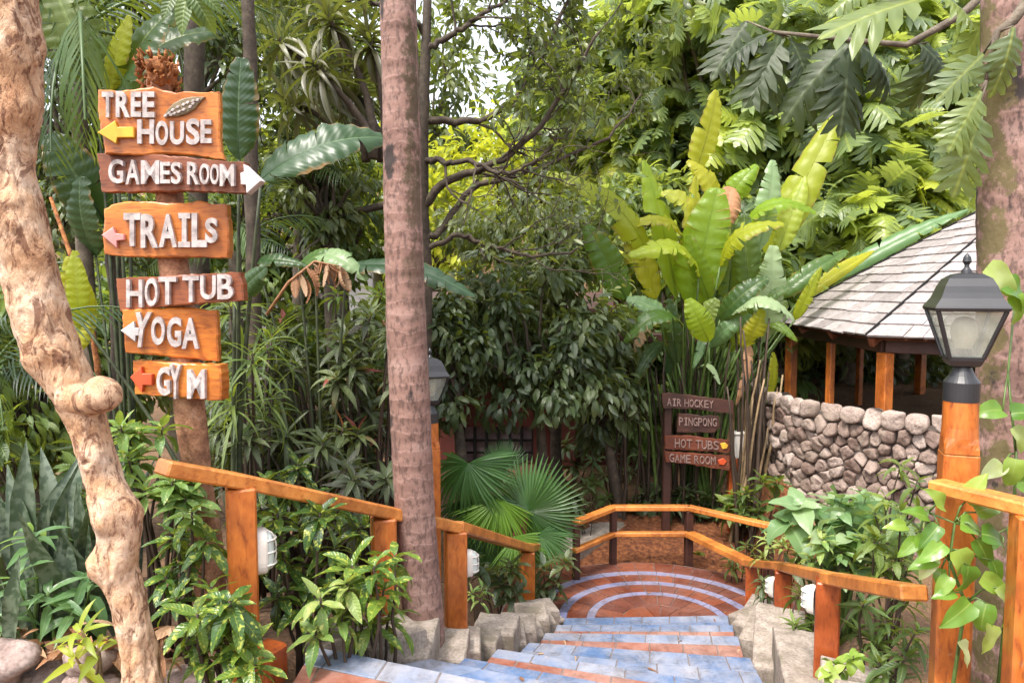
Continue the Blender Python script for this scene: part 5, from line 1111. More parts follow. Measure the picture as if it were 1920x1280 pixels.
pos = tips[idx]+rg.normal(0, .055, (n, 3)); d = rg.normal(0, .8, (n, 3)); d[:, 2] -= .25; b = MB(); w = rg.randint(3, size=n); cv = rg.rand(len(tips))
for i, T in enumerate(TL['drop']): m = w == i; b.leaves(T, pos[m], d[m], rnd_up(m.sum(), rg, .6), rg.uniform(.07, .14, m.sum()), np.clip(cv[idx][m]*.6+.4*rg.rand(m.sum()), 0, 1))
b.build('crown', M['leaf_olive'], bt_, smooth=True)

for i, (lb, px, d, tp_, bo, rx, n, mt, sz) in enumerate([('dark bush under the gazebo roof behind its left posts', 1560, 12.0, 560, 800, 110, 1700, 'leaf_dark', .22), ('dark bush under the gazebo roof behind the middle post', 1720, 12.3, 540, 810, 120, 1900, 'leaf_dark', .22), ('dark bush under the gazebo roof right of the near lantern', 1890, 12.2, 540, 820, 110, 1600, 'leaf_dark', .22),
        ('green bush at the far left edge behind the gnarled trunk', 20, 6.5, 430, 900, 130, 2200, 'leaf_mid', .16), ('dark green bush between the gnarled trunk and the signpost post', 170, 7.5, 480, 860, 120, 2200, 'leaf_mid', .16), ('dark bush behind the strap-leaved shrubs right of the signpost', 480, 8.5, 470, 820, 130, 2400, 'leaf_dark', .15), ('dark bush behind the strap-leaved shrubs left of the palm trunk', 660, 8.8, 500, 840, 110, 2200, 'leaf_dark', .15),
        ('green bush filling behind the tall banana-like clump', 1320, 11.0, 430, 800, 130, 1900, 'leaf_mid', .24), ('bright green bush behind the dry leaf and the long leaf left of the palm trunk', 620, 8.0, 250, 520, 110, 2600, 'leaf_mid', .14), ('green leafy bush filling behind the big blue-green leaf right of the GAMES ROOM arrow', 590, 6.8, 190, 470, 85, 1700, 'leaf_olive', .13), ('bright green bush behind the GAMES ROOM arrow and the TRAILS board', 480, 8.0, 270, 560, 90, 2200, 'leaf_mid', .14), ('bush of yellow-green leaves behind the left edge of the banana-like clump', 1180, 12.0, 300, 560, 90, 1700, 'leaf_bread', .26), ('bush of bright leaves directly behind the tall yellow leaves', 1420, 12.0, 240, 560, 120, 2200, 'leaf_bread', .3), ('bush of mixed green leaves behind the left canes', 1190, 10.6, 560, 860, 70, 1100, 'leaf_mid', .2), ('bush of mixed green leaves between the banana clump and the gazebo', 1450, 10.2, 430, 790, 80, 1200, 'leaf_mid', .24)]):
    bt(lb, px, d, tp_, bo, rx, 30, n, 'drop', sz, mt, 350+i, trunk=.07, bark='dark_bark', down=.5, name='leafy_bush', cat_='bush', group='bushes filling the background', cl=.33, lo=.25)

# ------------------------------------------------------------------ drooping dark tree in the middle
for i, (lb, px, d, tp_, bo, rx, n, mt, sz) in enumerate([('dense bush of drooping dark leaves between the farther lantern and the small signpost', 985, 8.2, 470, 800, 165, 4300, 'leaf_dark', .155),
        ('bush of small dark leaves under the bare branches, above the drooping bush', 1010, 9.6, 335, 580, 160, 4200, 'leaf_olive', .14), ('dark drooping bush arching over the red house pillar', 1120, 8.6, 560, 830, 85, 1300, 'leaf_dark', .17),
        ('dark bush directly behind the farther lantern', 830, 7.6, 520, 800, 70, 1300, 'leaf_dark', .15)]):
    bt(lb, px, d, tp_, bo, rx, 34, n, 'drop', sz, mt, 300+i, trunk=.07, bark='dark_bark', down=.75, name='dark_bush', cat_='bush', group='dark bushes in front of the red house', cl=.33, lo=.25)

# ------------------------------------------------------------------ left planting
def at(px, py, d, dx=0, dy=0, dz=0): return P(px, py, d)+np.array([dx, dy, dz])
def cents(px, top, bot, rx, d, n, seed, dd=.3):
    rg = np.random.RandomState(seed); return np.array([P(px+rx*math.sqrt(rg.rand())*rg.choice([-1, 1]), top+(bot-top)*rg.rand()**.9, d+rg.uniform(-dd, dd)) for _ in range(n)])
GD = 'dark strap-leaved shrubs behind the left handrail'
for i, (lb, px, d, tp_, bo, rx, nc, nl, L, tl, mt, br) in enumerate([
    ('dark strap-leaved shrub right of the GYM board with brownish narrow leaves', 480, 5.2, 640, 900, 75, 26, 24, .30, 'strap', 'leaf_purple', 0),
    ('dark shrub with glossy whorled leaves left of the palm trunk', 600, 5.6, 570, 860, 95, 44, 17, .25, 'cord', 'leaf_purple', .05),
    ('dark green whorled shrub against the left side of the palm trunk', 690, 5.3, 600, 900, 60, 30, 16, .24, 'cord', 'leaf_purple', .1),
    ('taller green whorled shrub above the dark shrubs under the dry orange leaf', 610, 6.3, 530, 700, 110, 36, 16, .25, 'cord', 'leaf_mid', -.15),
    ('shrub with long thin arching leaves right of the HOT TUB and YOGA boards', 470, 4.6, 560, 760, 40, 9, 18, .40, 'thin', 'leaf_mid', 0),
    ('dark low shrub under the left handrail beyond the signpost foot', 560, 4.6, 800, 980, 110, 30, 16, .22, 'cord', 'leaf_purple', 0)]):
    rosette_bush('strap_leaf_shrub', lb, 'shrub', foot(px, d), cents(px, tp_, bo, rx, d, nc, 400+i, .45), nl, L, TL[tl], mt, (-.35, 1.15), seed=410+i, group=GD, bright=br)

# strappy crowned tree
rg = np.random.RandomState(9); base = foot(742, 5.9)
rosette_bush('dracaena_tree', 'thin-stemmed tree with big whorls of brownish strap leaves, upper left of the palm trunk', 'tree', base, [P(585, 115, 5.6), P(520, 70, 6.0), P(655, 160, 6.2), P(690, 60, 5.9), P(610, 20, 5.8), P(545, 190, 6.3)], 42, .46, TL['strap'], 'leaf_dracaena', (-.7, 1.2), 'dark_bark', .03, 31, sub=.1, parts=('trunk', 'crown'), fork=P(735, 300, 5.9))
b = MB(); q = foot(470, 5.0); b.tube(wob(q-[0, 0, .1], P(462, -60, 5.0), 16, .012, rg), np.linspace(.055, .042, 16), 12, rough=.15); tag(b.build('bare_tree_trunk', M['dark_bark'], smooth=True, base=q), 'slim dark straight tree trunk just right of the TRAILS board', 'tree trunk')
b = MB(); q = foot(368, 6.2); b.tube(wob(q-[0, 0, .1], P(362, -80, 6.2), 16, .02, rg), np.linspace(.09, .075, 16), 12, rough=.15); tag(b.build('bare_tree_trunk', M['dark_bark'], smooth=True, base=q), 'dark upright tree trunk behind the top of the signpost', 'tree trunk')
b = MB(); q = foot(205, 5.4); b.tube(wob(q-[0, 0, .1], P(215, 400, 5.4), 16, .02, rg), np.linspace(.07, .06, 16), 12, rough=.15); tag(b.build('bare_tree_trunk', M['dark_bark'], smooth=True, base=q), 'dark stump-like trunk behind the HOT TUB board left end', 'tree trunk')

def frond_palm(label, base, top, fr, L, seed, mat='leaf_frond', r=.06):
    rg = np.random.RandomState(seed); t = thing('frond_palm', label, 'palm', base); b = MB(); b.tube(wob(np.asarray(base)-[0, 0, .1], top, 8, .02, rg), np.linspace(r*1.2, r*.8, 8), 10, rough=.15); b.build('trunk', M['grey_bark'], t, smooth=True); b = MB()
    for k, (az, el, s_) in enumerate(fr):
        d = np.array([math.cos(R(az))*math.cos(R(el)), math.sin(R(az))*math.cos(R(el)), math.sin(R(el))]); b.leaves(TL['frond'][k % 3], [top], d[None], np.array([[0, 0, 1.]])+.2*d[None], [L*s_], [rg.rand()])
    b.build('crown', M[mat], t, smooth=True)
frond_palm('feathery palm with dark green hanging fronds between the gnarled trunk and the TREE HOUSE board', foot(150, 5.2), P(150, 60, 5.2), [(200, 30, 1), (250, 10, 1), (300, -5, 1.1), (340, 20, .9), (20, 30, 1), (80, 40, 1), (140, 30, 1), (270, 45, .9), (310, 40, .8), (230, -20, 1), (285, -35, .9), (350, -15, .9)], 1.5, 51)
frond_palm('short feathery palm fronds at the left edge below the gnarled trunk lean', foot(-30, 4.2), P(-20, 700, 4.2), [(300, 40, 1), (330, 55, 1), (350, 25, 1), (270, 50, .9), (10, 45, 1), (310, 10, .8), (340, 0, .8)], .95, 52)
frond_palm('small feathery palm behind the gap between TRAILS and HOT TUB boards', foot(430, 5.6), P(440, 470, 5.6), [(200, 50, 1), (250, 30, 1), (300, 35, 1), (340, 55, 1), (20, 40, 1), (150, 30, 1), (320, 5, .9), (220, 5, .9), (180, 20, 1)], .8, 53)
frond_palm('feathery palm crown hanging below the strappy tree, left of the palm trunk', foot(560, 7.0), P(560, 330, 7.0), [(200, 30, 1), (230, 0, 1), (270, 20, 1), (310, 0, 1), (340, 30, 1), (20, 20, 1), (160, 20, 1), (290, -20, .8)], .95, 54)

def banana(label, base, leaves, group=None, mats=None, name='banana_plant', stem='stem_green', sr=.03, pr=.014):
    """leaves: (petiole start px/d, leaf start, leaf tip, width m, sag, up, tears, mat)"""
    t = thing(name, label, 'banana plant', base, group); base = np.asarray(base, float)
    st_ = MB(); by = {}
    for k, (p0, p1, w_, sg, up, te, mt) in enumerate(leaves):
        m = by.setdefault(mt, MB()); banana_leaf(m, p0, p1, w_, sg, up, te, seed=k*7+int(abs(base[0])*100) % 50, rnd=(k*.37) % 1); petiole(st_, base+np.array([.03*math.cos(k*2.4), .03*math.sin(k*2.4), 0]), p0, pr, .12)
    st_.build('stems', M[stem], t, smooth=True)
    for mt, m in by.items(): m.build('leaves', M[mt], t, smooth=True)
F_ = (0, -1, .25)
banana('banana plant with broad blue-green leaves right of the TREE HOUSE and GAMES ROOM boards', foot(425, 4.3), [
    (P(448, 300, 4.2), P(452, 108, 4.1), .29, .03, (-.2, -1, .1), 1, 'leaf_bluegreen'), (P(490, 335, 4.2), P(718, 258, 4.35), .34, .14, (0, -.85, .5), 2, 'leaf_bluegreen'),
    (P(440, 560, 4.2), P(500, 500, 4.1), .16, .05, (0, -1, .2), 2, 'leaf_bluegreen'), (P(150, 600, 4.4), P(140, 470, 4.4), .16, .04, (.2, -1, .2), 2, 'leaf_lit')], stem='stem_dull', pr=.011)
banana('banana plant with a long leaf crossing behind the palm trunk below its middle', foot(600, 5.0), [
    (P(650, 500, 4.9), P(890, 556, 4.7), .22, .12, (0, -.6, .8), 6, 'leaf_bluegreen'), (P(560, 500, 5.0), P(660, 478, 4.9), .15, .15, (0, -.8, .6), 3, 'leaf_banana'), (P(590, 480, 5.0), P(690, 525, 4.8), .18, .2, (0, -.7, .7), 3, 'leaf_pale'), (P(480, 490, 5.0), P(580, 500, 4.9), .12, .1, (0, -.7, .7), 2, 'leaf_banana')], stem='stem_dull', pr=.009)
banana('tall banana plant with yellow-edged leaves above and left of the signpost top', foot(230, 5.0), [
    (P(215, 190, 4.9), P(320, 20, 4.9), .40, .08, (-.5, -1, .1), 3, 'leaf_banana'), (P(205, 170, 4.9), P(245, 30, 4.8), .22, .06, (-.2, -1, .1), 3, 'leaf_lit'), (P(180, 160, 5), P(100, -30, 5), .46, .08, (.2, -1, .2), 4, 'leaf_mid'), (P(240, 150, 5.1), P(400, 60, 5.2), .36, .15, (0, -.8, .6), 5, 'leaf_banana'), (P(160, 620, 4.6), P(130, 480, 4.5), .22, .05, (.3, -1, .1), 2, 'leaf_lit'), (P(140, 660, 4.6), P(175, 560, 4.6), .18, .05, (-.1, -1, .1), 2, 'leaf_yellow'), (P(200, 420, 5.2), P(95, 250, 5.0), .40, .1, (.3, -1, .2), 2, 'leaf_bluegreen'), (P(180, 480, 5.2), P(150, 330, 5.0), .36, .1, (-.2, -1, .2), 2, 'leaf_bluegreen')], stem='stem_dull', pr=.010)
b = MB(); rg = np.random.RandomState(4)
pd = np.array([P(500, 590, 4.7), P(540, 530, 4.7), P(590, 490, 4.7), P(640, 500, 4.7)]); b.tube(pd, [.012, .01, .008, .005], 6)
for k in range(16):
    t = rg.uniform(.35, 1.0); c = np.array([np.interp(t, np.linspace(0, 1, 4), pd[:, j]) for j in range(3)]); e = c+np.array([rg.uniform(-.02, .12), rg.uniform(-.04, .02), -rg.uniform(.05, .2)]); banana_leaf(b, c, e, rg.uniform(.04, .08), rg.uniform(-.2, .3), rnd_up(1, rg, 1.)[0], 2, k, rg.rand())
tag(b.build('dry_leaf', M['leaf_dry'], smooth=True, base=pd[0]), 'crumpled dry orange leaf hanging right of the HOT TUB board', 'dry leaf')
b = MB(); b.tube(np.array([foot(195, 4.6), P(182, 680, 4.6), P(168, 590, 4.6), P(140, 500, 4.6), P(95, 370, 4.6)]), [.02, .018, .016, .014, .01], 8); tag(b.build('bare_stalk', M['tuft'], smooth=True, base=foot(195, 4.6)), 'slanting orange-brown bare stalk just right of the gnarled trunk', 'stalk')
# leaf sprig hanging into the top edge
rg = np.random.RandomState(2); sb = P(340, -60, 3.9); t = thing('leafy_branch', 'sprig of broad green leaves hanging in from the top edge above the signpost', 'branch', sb); b = MB(); b.tube(np.array([P(300, -120, 3.9), P(340, -50, 3.9), P(355, 0, 3.9)]), [.012, .01, .006], 6); b.build('stem', M['dark_bark'], t); b = MB()
for (a, e) in (((330, -20), (300, 35)), ((350, -10), (335, 62)), ((360, -10), (400, 50)), ((355, -15), (372, 40)), ((340, -30), (290, 0)), ((365, -20), (415, 10))):
    p = P(*a, 3.9); q = P(*e, 3.85); b.leaves(TL['croton'][rg.randint(4)], [p], [q-p], [np.array([0, -1, .5])], [np.linalg.norm(q-p)], [rg.rand()], wide=1.2)
b.build('leaves', M['leaf_mid'], t, smooth=True)

# ------------------------------------------------------------------ left foreground bed
rg = np.random.RandomState(15)
def sword_clump(label, px, d, n, L, seed, top):
    rg = np.random.RandomState(seed); base = foot(px, d); H_ = P(px, top, d)[2]-base[2]; t = thing('snake_plant', label, 'plant', base, 'snake plants left of the gnarled trunk'); b = MB(); w = rg.randint(3, size=n); pos = base+np.stack([rg.normal(0, .10, n), rg.normal(0, .08, n), np.zeros(n)], -1)
    d_ = np.stack([rg.normal(0, .24, n), rg.normal(0, .2, n), np.ones(n)], -1); U = rg.normal(0, .6, (n, 3)); U[:, 1] -= 1
    for i, T in enumerate(TL['sword']): m = w == i; b.leaves(T, pos[m], d_[m], U[m], H_*rg.uniform(.6, 1.05, m.sum()), rg.rand(m.sum()), wide=1.0/H_*.75)
    b.build('leaves', M['leaf_snake'], t, smooth=True)
sword_clump('snake plant with tall grey-green banded sword leaves at the far left', 30, 3.5, 16, .9, 1, 830)
sword_clump('snake plant with tall banded sword leaves directly left of the gnarled trunk', 140, 3.3, 18, .9, 2, 850)
sword_clump('short snake plant with pale banded leaves at the left edge', 70, 3.1, 14, .7, 3, 960)
rosette_bush('croton_bush', 'pale green spotted croton bush between the gnarled trunk and the signpost foot', 'bush', foot(290, 3.45), np.concatenate([cents(265, 790, 860, 40, 3.4, 7, 1, .15), cents(310, 880, 1020, 55, 3.4, 9, 2, .15)]), 14, .16, TL['croton'], 'leaf_croton_pale', (-.3, 1.1), 'stem_brown', .008, 61)
GC_ = 'gold-dust crotons along the left bed'
for i, (lb, px, d, cs, nl, L, mt, br) in enumerate([
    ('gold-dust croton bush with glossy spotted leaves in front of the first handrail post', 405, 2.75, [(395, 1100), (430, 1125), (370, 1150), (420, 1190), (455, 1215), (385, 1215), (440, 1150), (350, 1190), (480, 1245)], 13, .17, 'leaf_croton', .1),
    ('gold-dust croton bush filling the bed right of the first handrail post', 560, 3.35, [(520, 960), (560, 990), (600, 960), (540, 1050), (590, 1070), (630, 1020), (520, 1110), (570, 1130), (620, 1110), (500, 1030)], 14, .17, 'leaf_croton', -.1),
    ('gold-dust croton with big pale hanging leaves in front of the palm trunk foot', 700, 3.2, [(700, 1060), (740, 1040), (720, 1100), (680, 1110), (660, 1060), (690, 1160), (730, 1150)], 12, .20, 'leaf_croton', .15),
    ('young croton with pale yellow-green leaves left of the gold-dust bush', 640, 3.1, [(600, 1120), (640, 1150), (590, 1180), (650, 1090)], 11, .16, 'leaf_croton_pale', .0),
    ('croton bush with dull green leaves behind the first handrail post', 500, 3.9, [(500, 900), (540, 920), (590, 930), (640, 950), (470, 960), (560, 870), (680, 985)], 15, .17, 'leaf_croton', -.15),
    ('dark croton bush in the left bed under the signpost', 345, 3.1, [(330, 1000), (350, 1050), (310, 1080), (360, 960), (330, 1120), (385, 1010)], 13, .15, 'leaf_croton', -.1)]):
    rosette_bush('croton_bush', lb, 'bush', foot(px, d), [P(*c, d+rg.uniform(-.12, .12)) for c in cs], nl, L, TL['croton'], mt, (-.55, 1.0), 'stem_brown', .009, 70+i, GC_, br)
rosette_bush('broad_leaf_plant', 'low plant with broad grey-green leaves behind the border stones at the far left', 'plant', foot(60, 3.05), [P(30, 1080, 3.0), P(90, 1110, 3.0), P(140, 1140, 3.0), P(10, 1150, 3.0), P(60, 1000, 3.1), P(170, 1090, 3.1)], 9, .22, TL['cord'], 'leaf_pale', (-.2, 1.0), 'stem_green', .008, 80, bright=-.3)
rosette_bush('broad_leaf_plant', 'leafy dark plant behind the snake plants at the left edge', 'plant', foot(60, 4.1), cents(60, 760, 1000, 100, 4.1, 24, 5), 14, .2, TL['drop'], 'leaf_mid', (-.3, 1.1), 'stem_brown', .008, 81, bright=-.2)
rosette_bush('broad_leaf_plant', 'small yellowing plant just left of the gnarled trunk foot', 'plant', foot(165, 2.8), [P(150, 1180, 2.75), P(185, 1210, 2.75), P(140, 1230, 2.75)], 8, .17, TL['cord'], 'leaf_yellow', (0, 1.1), 'stem_tan', .007, 82, bright=-.2)
b = MB(); rg = np.random.RandomState(6)
for k in range(60):
    px, py = rg.uniform(20, 330), rg.uniform(1170, 1240); q = P(px, py, 2.95); b.leaves(TL['cord'][k % 3], [q], [rg.normal(0, 1, 3)*[1, 1, .25]], [rnd_up(1, rg, .5)[0]], [rg.uniform(.08, .2)], [rg.rand()])
tag(b.build('leaf_litter', M['leaf_dry'], smooth=True), 'dry brown fallen leaves round the gnarled trunk foot', 'leaf litter', kind='stuff')

# ------------------------------------------------------------------ fan palm beside the steps
fb = foot(915, 6.9); fp = thing('fan_palm', 'fan palm with round pleated green leaves between the farther lantern and the landing', 'palm', fb); st_ = MB(); b = MB()
for k, (hub, d, dirv, up, s_, rv, ti) in enumerate([((992, 958), 6.7, (.62, -.2, .70), (.05, -.95, .35), .55, .35, 0), ((935, 935), 6.6, (.0, -.45, -.75), (.25, -.8, .5), .50, .85, 2), ((878, 868), 6.6, (-.1, -.45, -.85), (-.3, -.8, .5), .56, .25, 1),
        ((965, 1005), 6.5, (.5, -.5, -.6), (.1, -.7, .7), .40, .75, 2), ((900, 930), 6.8, (-.45, -.3, -.7), (-.4, -.7, .5), .52, .15, 1), ((905, 1000), 6.7, (.05, -.4, -.8), (0, -.9, .3), .46, .3, 2), ((1010, 1000), 6.6, (.75, -.4, -.35), (.2, -.8, .5), .40, .3, 2), ((945, 880), 7.0, (.15, -.2, .9), (.1, -.95, .1), .30, .2, 2), ((870, 940), 6.7, (-.3, -.4, -.8), (-.5, -.8, .3), .46, .1, 2)]):
    h = P(*hub, d); b.leaves(TL['fan'][ti], [h], [np.array(dirv)], [np.array(up)], [s_], [rv]); petiole(st_, fb+np.array([0, 0, .1]), h, .009, .05)
st_.build('stems', M['stem_green'], fp, smooth=True); b.build('leaves', M['leaf_fan'], fp, smooth=True)
GS = 'low plants beside the steps'
for i, (lb, px, d, cs, nl, L, tl, mt) in enumerate([('dark low plant behind the last left handrail post', 1030, 6.25, [(1020, 1060), (1040, 1090), (1030, 1120), (1060, 1050), (1010, 1100)], 14, .18, 'drop', 'leaf_dark'),
        ('small pale green plant at the foot of the third left handrail post', 895, 4.6, [(885, 1110), (900, 1120), (905, 1100)], 8, .12, 'cord', 'leaf_croton_pale'), ('small leafy plant on the mulch left of the landing railing post', 1120, 8.6, [(1080, 930), (1110, 900), (1140, 930), (1060, 960), (1100, 960)], 13, .2, 'drop', 'leaf_mid'), ('pale leafy plant under the dark bush behind the landing railing', 1150, 9.6, [(1110, 860), (1150, 850), (1180, 880), (1130, 890), (1200, 850)], 14, .22, 'cord', 'leaf_pale'), ('dark leafy plant against the house wall behind the landing railing', 1080, 10.2, [(1060, 830), (1100, 800), (1130, 830), (1080, 870), (1170, 820), (1040, 870)], 16, .26, 'drop', 'leaf_dark'), ('dark leafy plant at the left end of the stone wall beside the dry canes', 1430, 7.4, [(1400, 920), (1430, 900), (1450, 940), (1420, 960), (1460, 900), (1390, 960)], 14, .2, 'drop', 'leaf_mid'), ('dark leafy plant among the dark canes below the GAME ROOM board', 1320, 8.4, [(1290, 920), (1330, 930), (1360, 940), (1300, 960), (1345, 965)], 12, .2, 'drop', 'leaf_dark'), ('dark spreading plant on the mulch in the middle behind the landing railing', 1220, 8.7, [(1190, 943), (1220, 928), (1250, 948), (1210, 958), (1240, 918)], 17, .30, 'drop', 'leaf_dark'), ('dark spreading plant on the mulch at the foot of the GAME ROOM sign', 1290, 8.5, [(1260, 943), (1300, 948), (1330, 958), (1350, 938), (1280, 923)], 17, .30, 'cord', 'leaf_dark'), ('green spreading plant behind the right bend of the landing railing', 1390, 7.9, [(1370, 948), (1400, 943), (1420, 958), (1390, 928)], 17, .30, 'drop', 'leaf_mid'), ('dark ferny plant behind the left bend of the landing railing', 1110, 8.0, [(1080, 948), (1070, 918), (1100, 908), (1060, 958)], 17, .28, 'cord', 'leaf_dark'), ('low fern-like plant at the right end of the landing railing', 1395, 6.9, [(1380, 1040), (1400, 1020), (1370, 1060)], 14, .17, 'cord', 'leaf_mid'), ('small round-leaved plant at the foot of the canes inside the landing railing', 1300, 7.75, [(1290, 1045), (1315, 1040), (1335, 1050)], 9, .10, 'heart', 'leaf_mid'), ('dark low plant under the fan palm', 930, 5.7, [(910, 1070), (940, 1090), (960, 1060), (890, 1050), (970, 1110)], 14, .2, 'drop', 'leaf_dark')]):
    rosette_bush('low_plant', lb, 'plant', foot(px, d), [P(*c, d) for c in cs], nl, L, TL[tl], mt, (-.3, 1.1), 'stem_brown', .006, 90+i, GS)

# ------------------------------------------------------------------ heliconia clump in the middle
hb2 = foot(1290, 9.0)
banana('clump of tall banana-like plants with sunlit yellow and green leaves behind the small signpost', hb2, [
    (P(1295, 575, 8.6), P(1345, 352, 8.5), 0.683, .05, (-.25, -1, .15), 7, 'leaf_green_lit'), (P(1268, 560, 8.8), P(1208, 300, 8.9), 0.415, .03, (.5, -1, .1), 2, 'leaf_green_lit'), (P(1285, 540, 8.7), P(1305, 330, 8.8), 0.366, .03, (.7, -.8, .1), 2, 'leaf_lit'),
    (P(1225, 520, 8.8), P(1022, 322, 8.6), 0.415, .22, (.1, -.75, .6), 9, 'leaf_lit'), (P(1175, 560, 8.5), P(1098, 420, 8.4), 0.415, .06, (-.2, -1, .3), 3, 'leaf_banana'), (P(1230, 560, 8.6), P(1150, 380, 8.7), 0.415, .08, (.5, -.9, .2), 9, 'leaf_lit'),
    (P(1440, 480, 9.3), P(1580, 200, 9.4), 0.512, .03, (-.5, -.9, .1), 3, 'leaf_lit'), (P(1300, 330, 9.6), P(1345, 170, 9.7), 0.415, .03, (.6, -.9, .1), 3, 'leaf_lit'), (P(1430, 640, 8.5), P(1450, 460, 8.4), 0.415, .08, (0, -1, .2), 14, 'leaf_pale'),
    (P(1455, 560, 8.6), P(1590, 470, 8.7), 0.268, .10, (0, -.8, .6), 4, 'leaf_banana'), (P(1420, 470, 9.0), P(1450, 300, 9.0), 0.366, .08, (.2, -1, .1), 9, 'leaf_pale'), (P(1365, 560, 8.8), P(1375, 420, 8.6), 0.488, .02, (.3, -1, .1), 4, 'leaf_banana'), (P(1390, 590, 8.6), P(1480, 540, 8.3), 0.244, .15, (0, -.8, .6), 4, 'leaf_banana'),
    (P(1330, 560, 8.5), P(1290, 440, 8.3), 0.293, .05, (-.6, -1, .1), 3, 'leaf_banana'), (P(1350, 600, 8.3), P(1440, 520, 8.1), 0.317, .18, (0, -.8, .6), 5, 'leaf_banana'), (P(1260, 620, 8.3), P(1175, 560, 8.1), 0.293, .2, (0, -.8, .6), 5, 'leaf_pale'), (P(1300, 620, 8.3), P(1345, 560, 8.1), 0.268, .1, (0, -1, .3), 4, 'leaf_mid'), (P(1405, 560, 8.6), P(1395, 400, 8.5), 0.366, .03, (-.4, -1, .1), 6, 'leaf_mid'),
    (P(1500, 560, 8.8), P(1640, 470, 9.0), 0.195, .08, (0, -.8, .6), 2, 'leaf_lit'), (P(1490, 600, 8.6), P(1540, 500, 8.5), 0.171, .05, (0, -1, .4), 3, 'leaf_lit'), (P(1460, 470, 9.1), P(1510, 330, 9.2), 0.317, .03, (-.5, -1, .1), 4, 'leaf_yellow'), (P(1345, 400, 9.4), P(1290, 300, 9.2), 0.366, .2, (0, -.8, .6), 4, 'leaf_lit'), (P(1350, 400, 9.4), P(1420, 310, 9.2), 0.366, .2, (0, -.8, .6), 4, 'leaf_green_lit'), (P(1370, 350, 9.2), P(1350, 440, 9.0), 0.366, .2, (0, -.9, .4), 5, 'leaf_dry'),
    (P(1310, 520, 8.4), P(1180, 480, 8.0), 0.366, .28, (0, -.6, .8), 9, 'leaf_green_lit'), (P(1350, 500, 8.4), P(1470, 420, 8.0), 0.366, .26, (0, -.6, .8), 9, 'leaf_lit'), (P(1290, 470, 8.8), P(1150, 440, 8.6), 0.317, .34, (0, -.6, .8), 10, 'leaf_lit'), (P(1370, 590, 8.2), P(1490, 600, 7.9), 0.293, .34, (0, -.6, .8), 8, 'leaf_pale'), (P(1280, 610, 8.2), P(1170, 640, 7.9), 0.293, .32, (0, -.6, .8), 8, 'leaf_banana'),
    (P(1330, 440, 9.0), P(1240, 360, 8.8), 0.342, .2, (0, -.8, .6), 8, 'leaf_yellow'), (P(1390, 430, 9.0), P(1530, 400, 8.7), 0.317, .3, (0, -.6, .8), 9, 'leaf_green_lit'), (P(1330, 640, 8.0), P(1290, 560, 7.9), 0.317, .14, (-.4, -1, .3), 6, 'leaf_green_lit'), (P(1390, 650, 8.1), P(1430, 580, 8.0), 0.293, .14, (.4, -1, .3), 8, 'leaf_lit'), (P(1540, 530, 9.6), P(1815, 392, 9.2), .30, .05, (-.2, -.7, .7), 6, 'leaf_pale')], sr=.03)
banana('clump of slender cane plants with narrower green leaves rising around the small signpost', foot(1335, 8.6), [
    (P(1270, 680, 8.4), P(1255, 560, 8.3), .24, .05, (-.3, -1, .2), 4, 'leaf_banana'), (P(1330, 650, 8.4), P(1410, 590, 8.2), .22, .2, (0, -.8, .6), 5, 'leaf_pale'), (P(1370, 660, 8.5), P(1400, 560, 8.3), .20, .08, (.3, -1, .2), 5, 'leaf_banana'), (P(1240, 640, 8.6), P(1190, 720, 8.3), .18, .25, (0, -.7, .7), 4, 'leaf_banana'),
    (P(1445, 740, 8.2), P(1450, 660, 8.1), .16, .05, (.2, -1, .2), 2, 'leaf_lit'), (P(1310, 690, 8.6), P(1350, 720, 8.2), .12, .3, (0, -.6, .8), 3, 'leaf_pale'), (P(1250, 700, 8.5), P(1265, 610, 8.4), .2, .05, (.3, -1, .1), 3, 'leaf_bluegreen'), (P(1400, 640, 8.5), P(1380, 760, 8.2), .13, .3, (0, -.8, .4), 4, 'leaf_dry'), (P(1215, 610, 8.6), P(1190, 660, 8.4), .16, .3, (0, -.8, .5), 3, 'leaf_dry'), (P(1330, 600, 8.8), P(1300, 690, 8.4), .16, .2, (0, -.8, .5), 4, 'leaf_pale'), (P(1420, 600, 8.6), P(1495, 640, 8.3), .16, .2, (0, -.8, .5), 4, 'leaf_banana')])
rg = np.random.RandomState(33)
for i, (lb, x0_, x1_, d, n, mt, yt) in enumerate([('thicket of thin dark canes behind the small signpost, right of the landing post', 1235, 1350, 8.7, 26, 'stem_brown', 600), ('bundle of pale dry cane stems right of the small signpost', 1365, 1440, 8.3, 14, 'stem_tan', 720), ('loose dark canes left of the small signpost', 1150, 1235, 8.8, 12, 'stem_brown', 640), ('dark canes in front of the stone wall left end, right of the orange sign post', 1385, 1450, 8.0, 14, 'stem_brown', 640), ('green canes mixed between the dark canes above the small signpost', 1225, 1440, 8.9, 16, 'stem_green', 620)]):
    base = foot((x0_+x1_)/2, d); b = MB()
    for k in range(n):
        px = rg.uniform(x0_, x1_); dd = d+rg.uniform(-.35, .35); f = foot(px, dd); lean = rg.normal(0, 22)+(25 if mt == 'stem_tan' else 0); top = P(px+lean, yt+rg.uniform(-60, 110), dd+rg.uniform(-.2, .2)); b.tube(wob(f-[0, 0, .05], top, 9, .018, rg), np.linspace(rg.uniform(.016, .03), .009, 9), 7, rnd=rg.rand())
    tag(b.build('cane_clump', M[mt], smooth=True, base=base), lb, 'canes', 'cane stems round the small signpost')

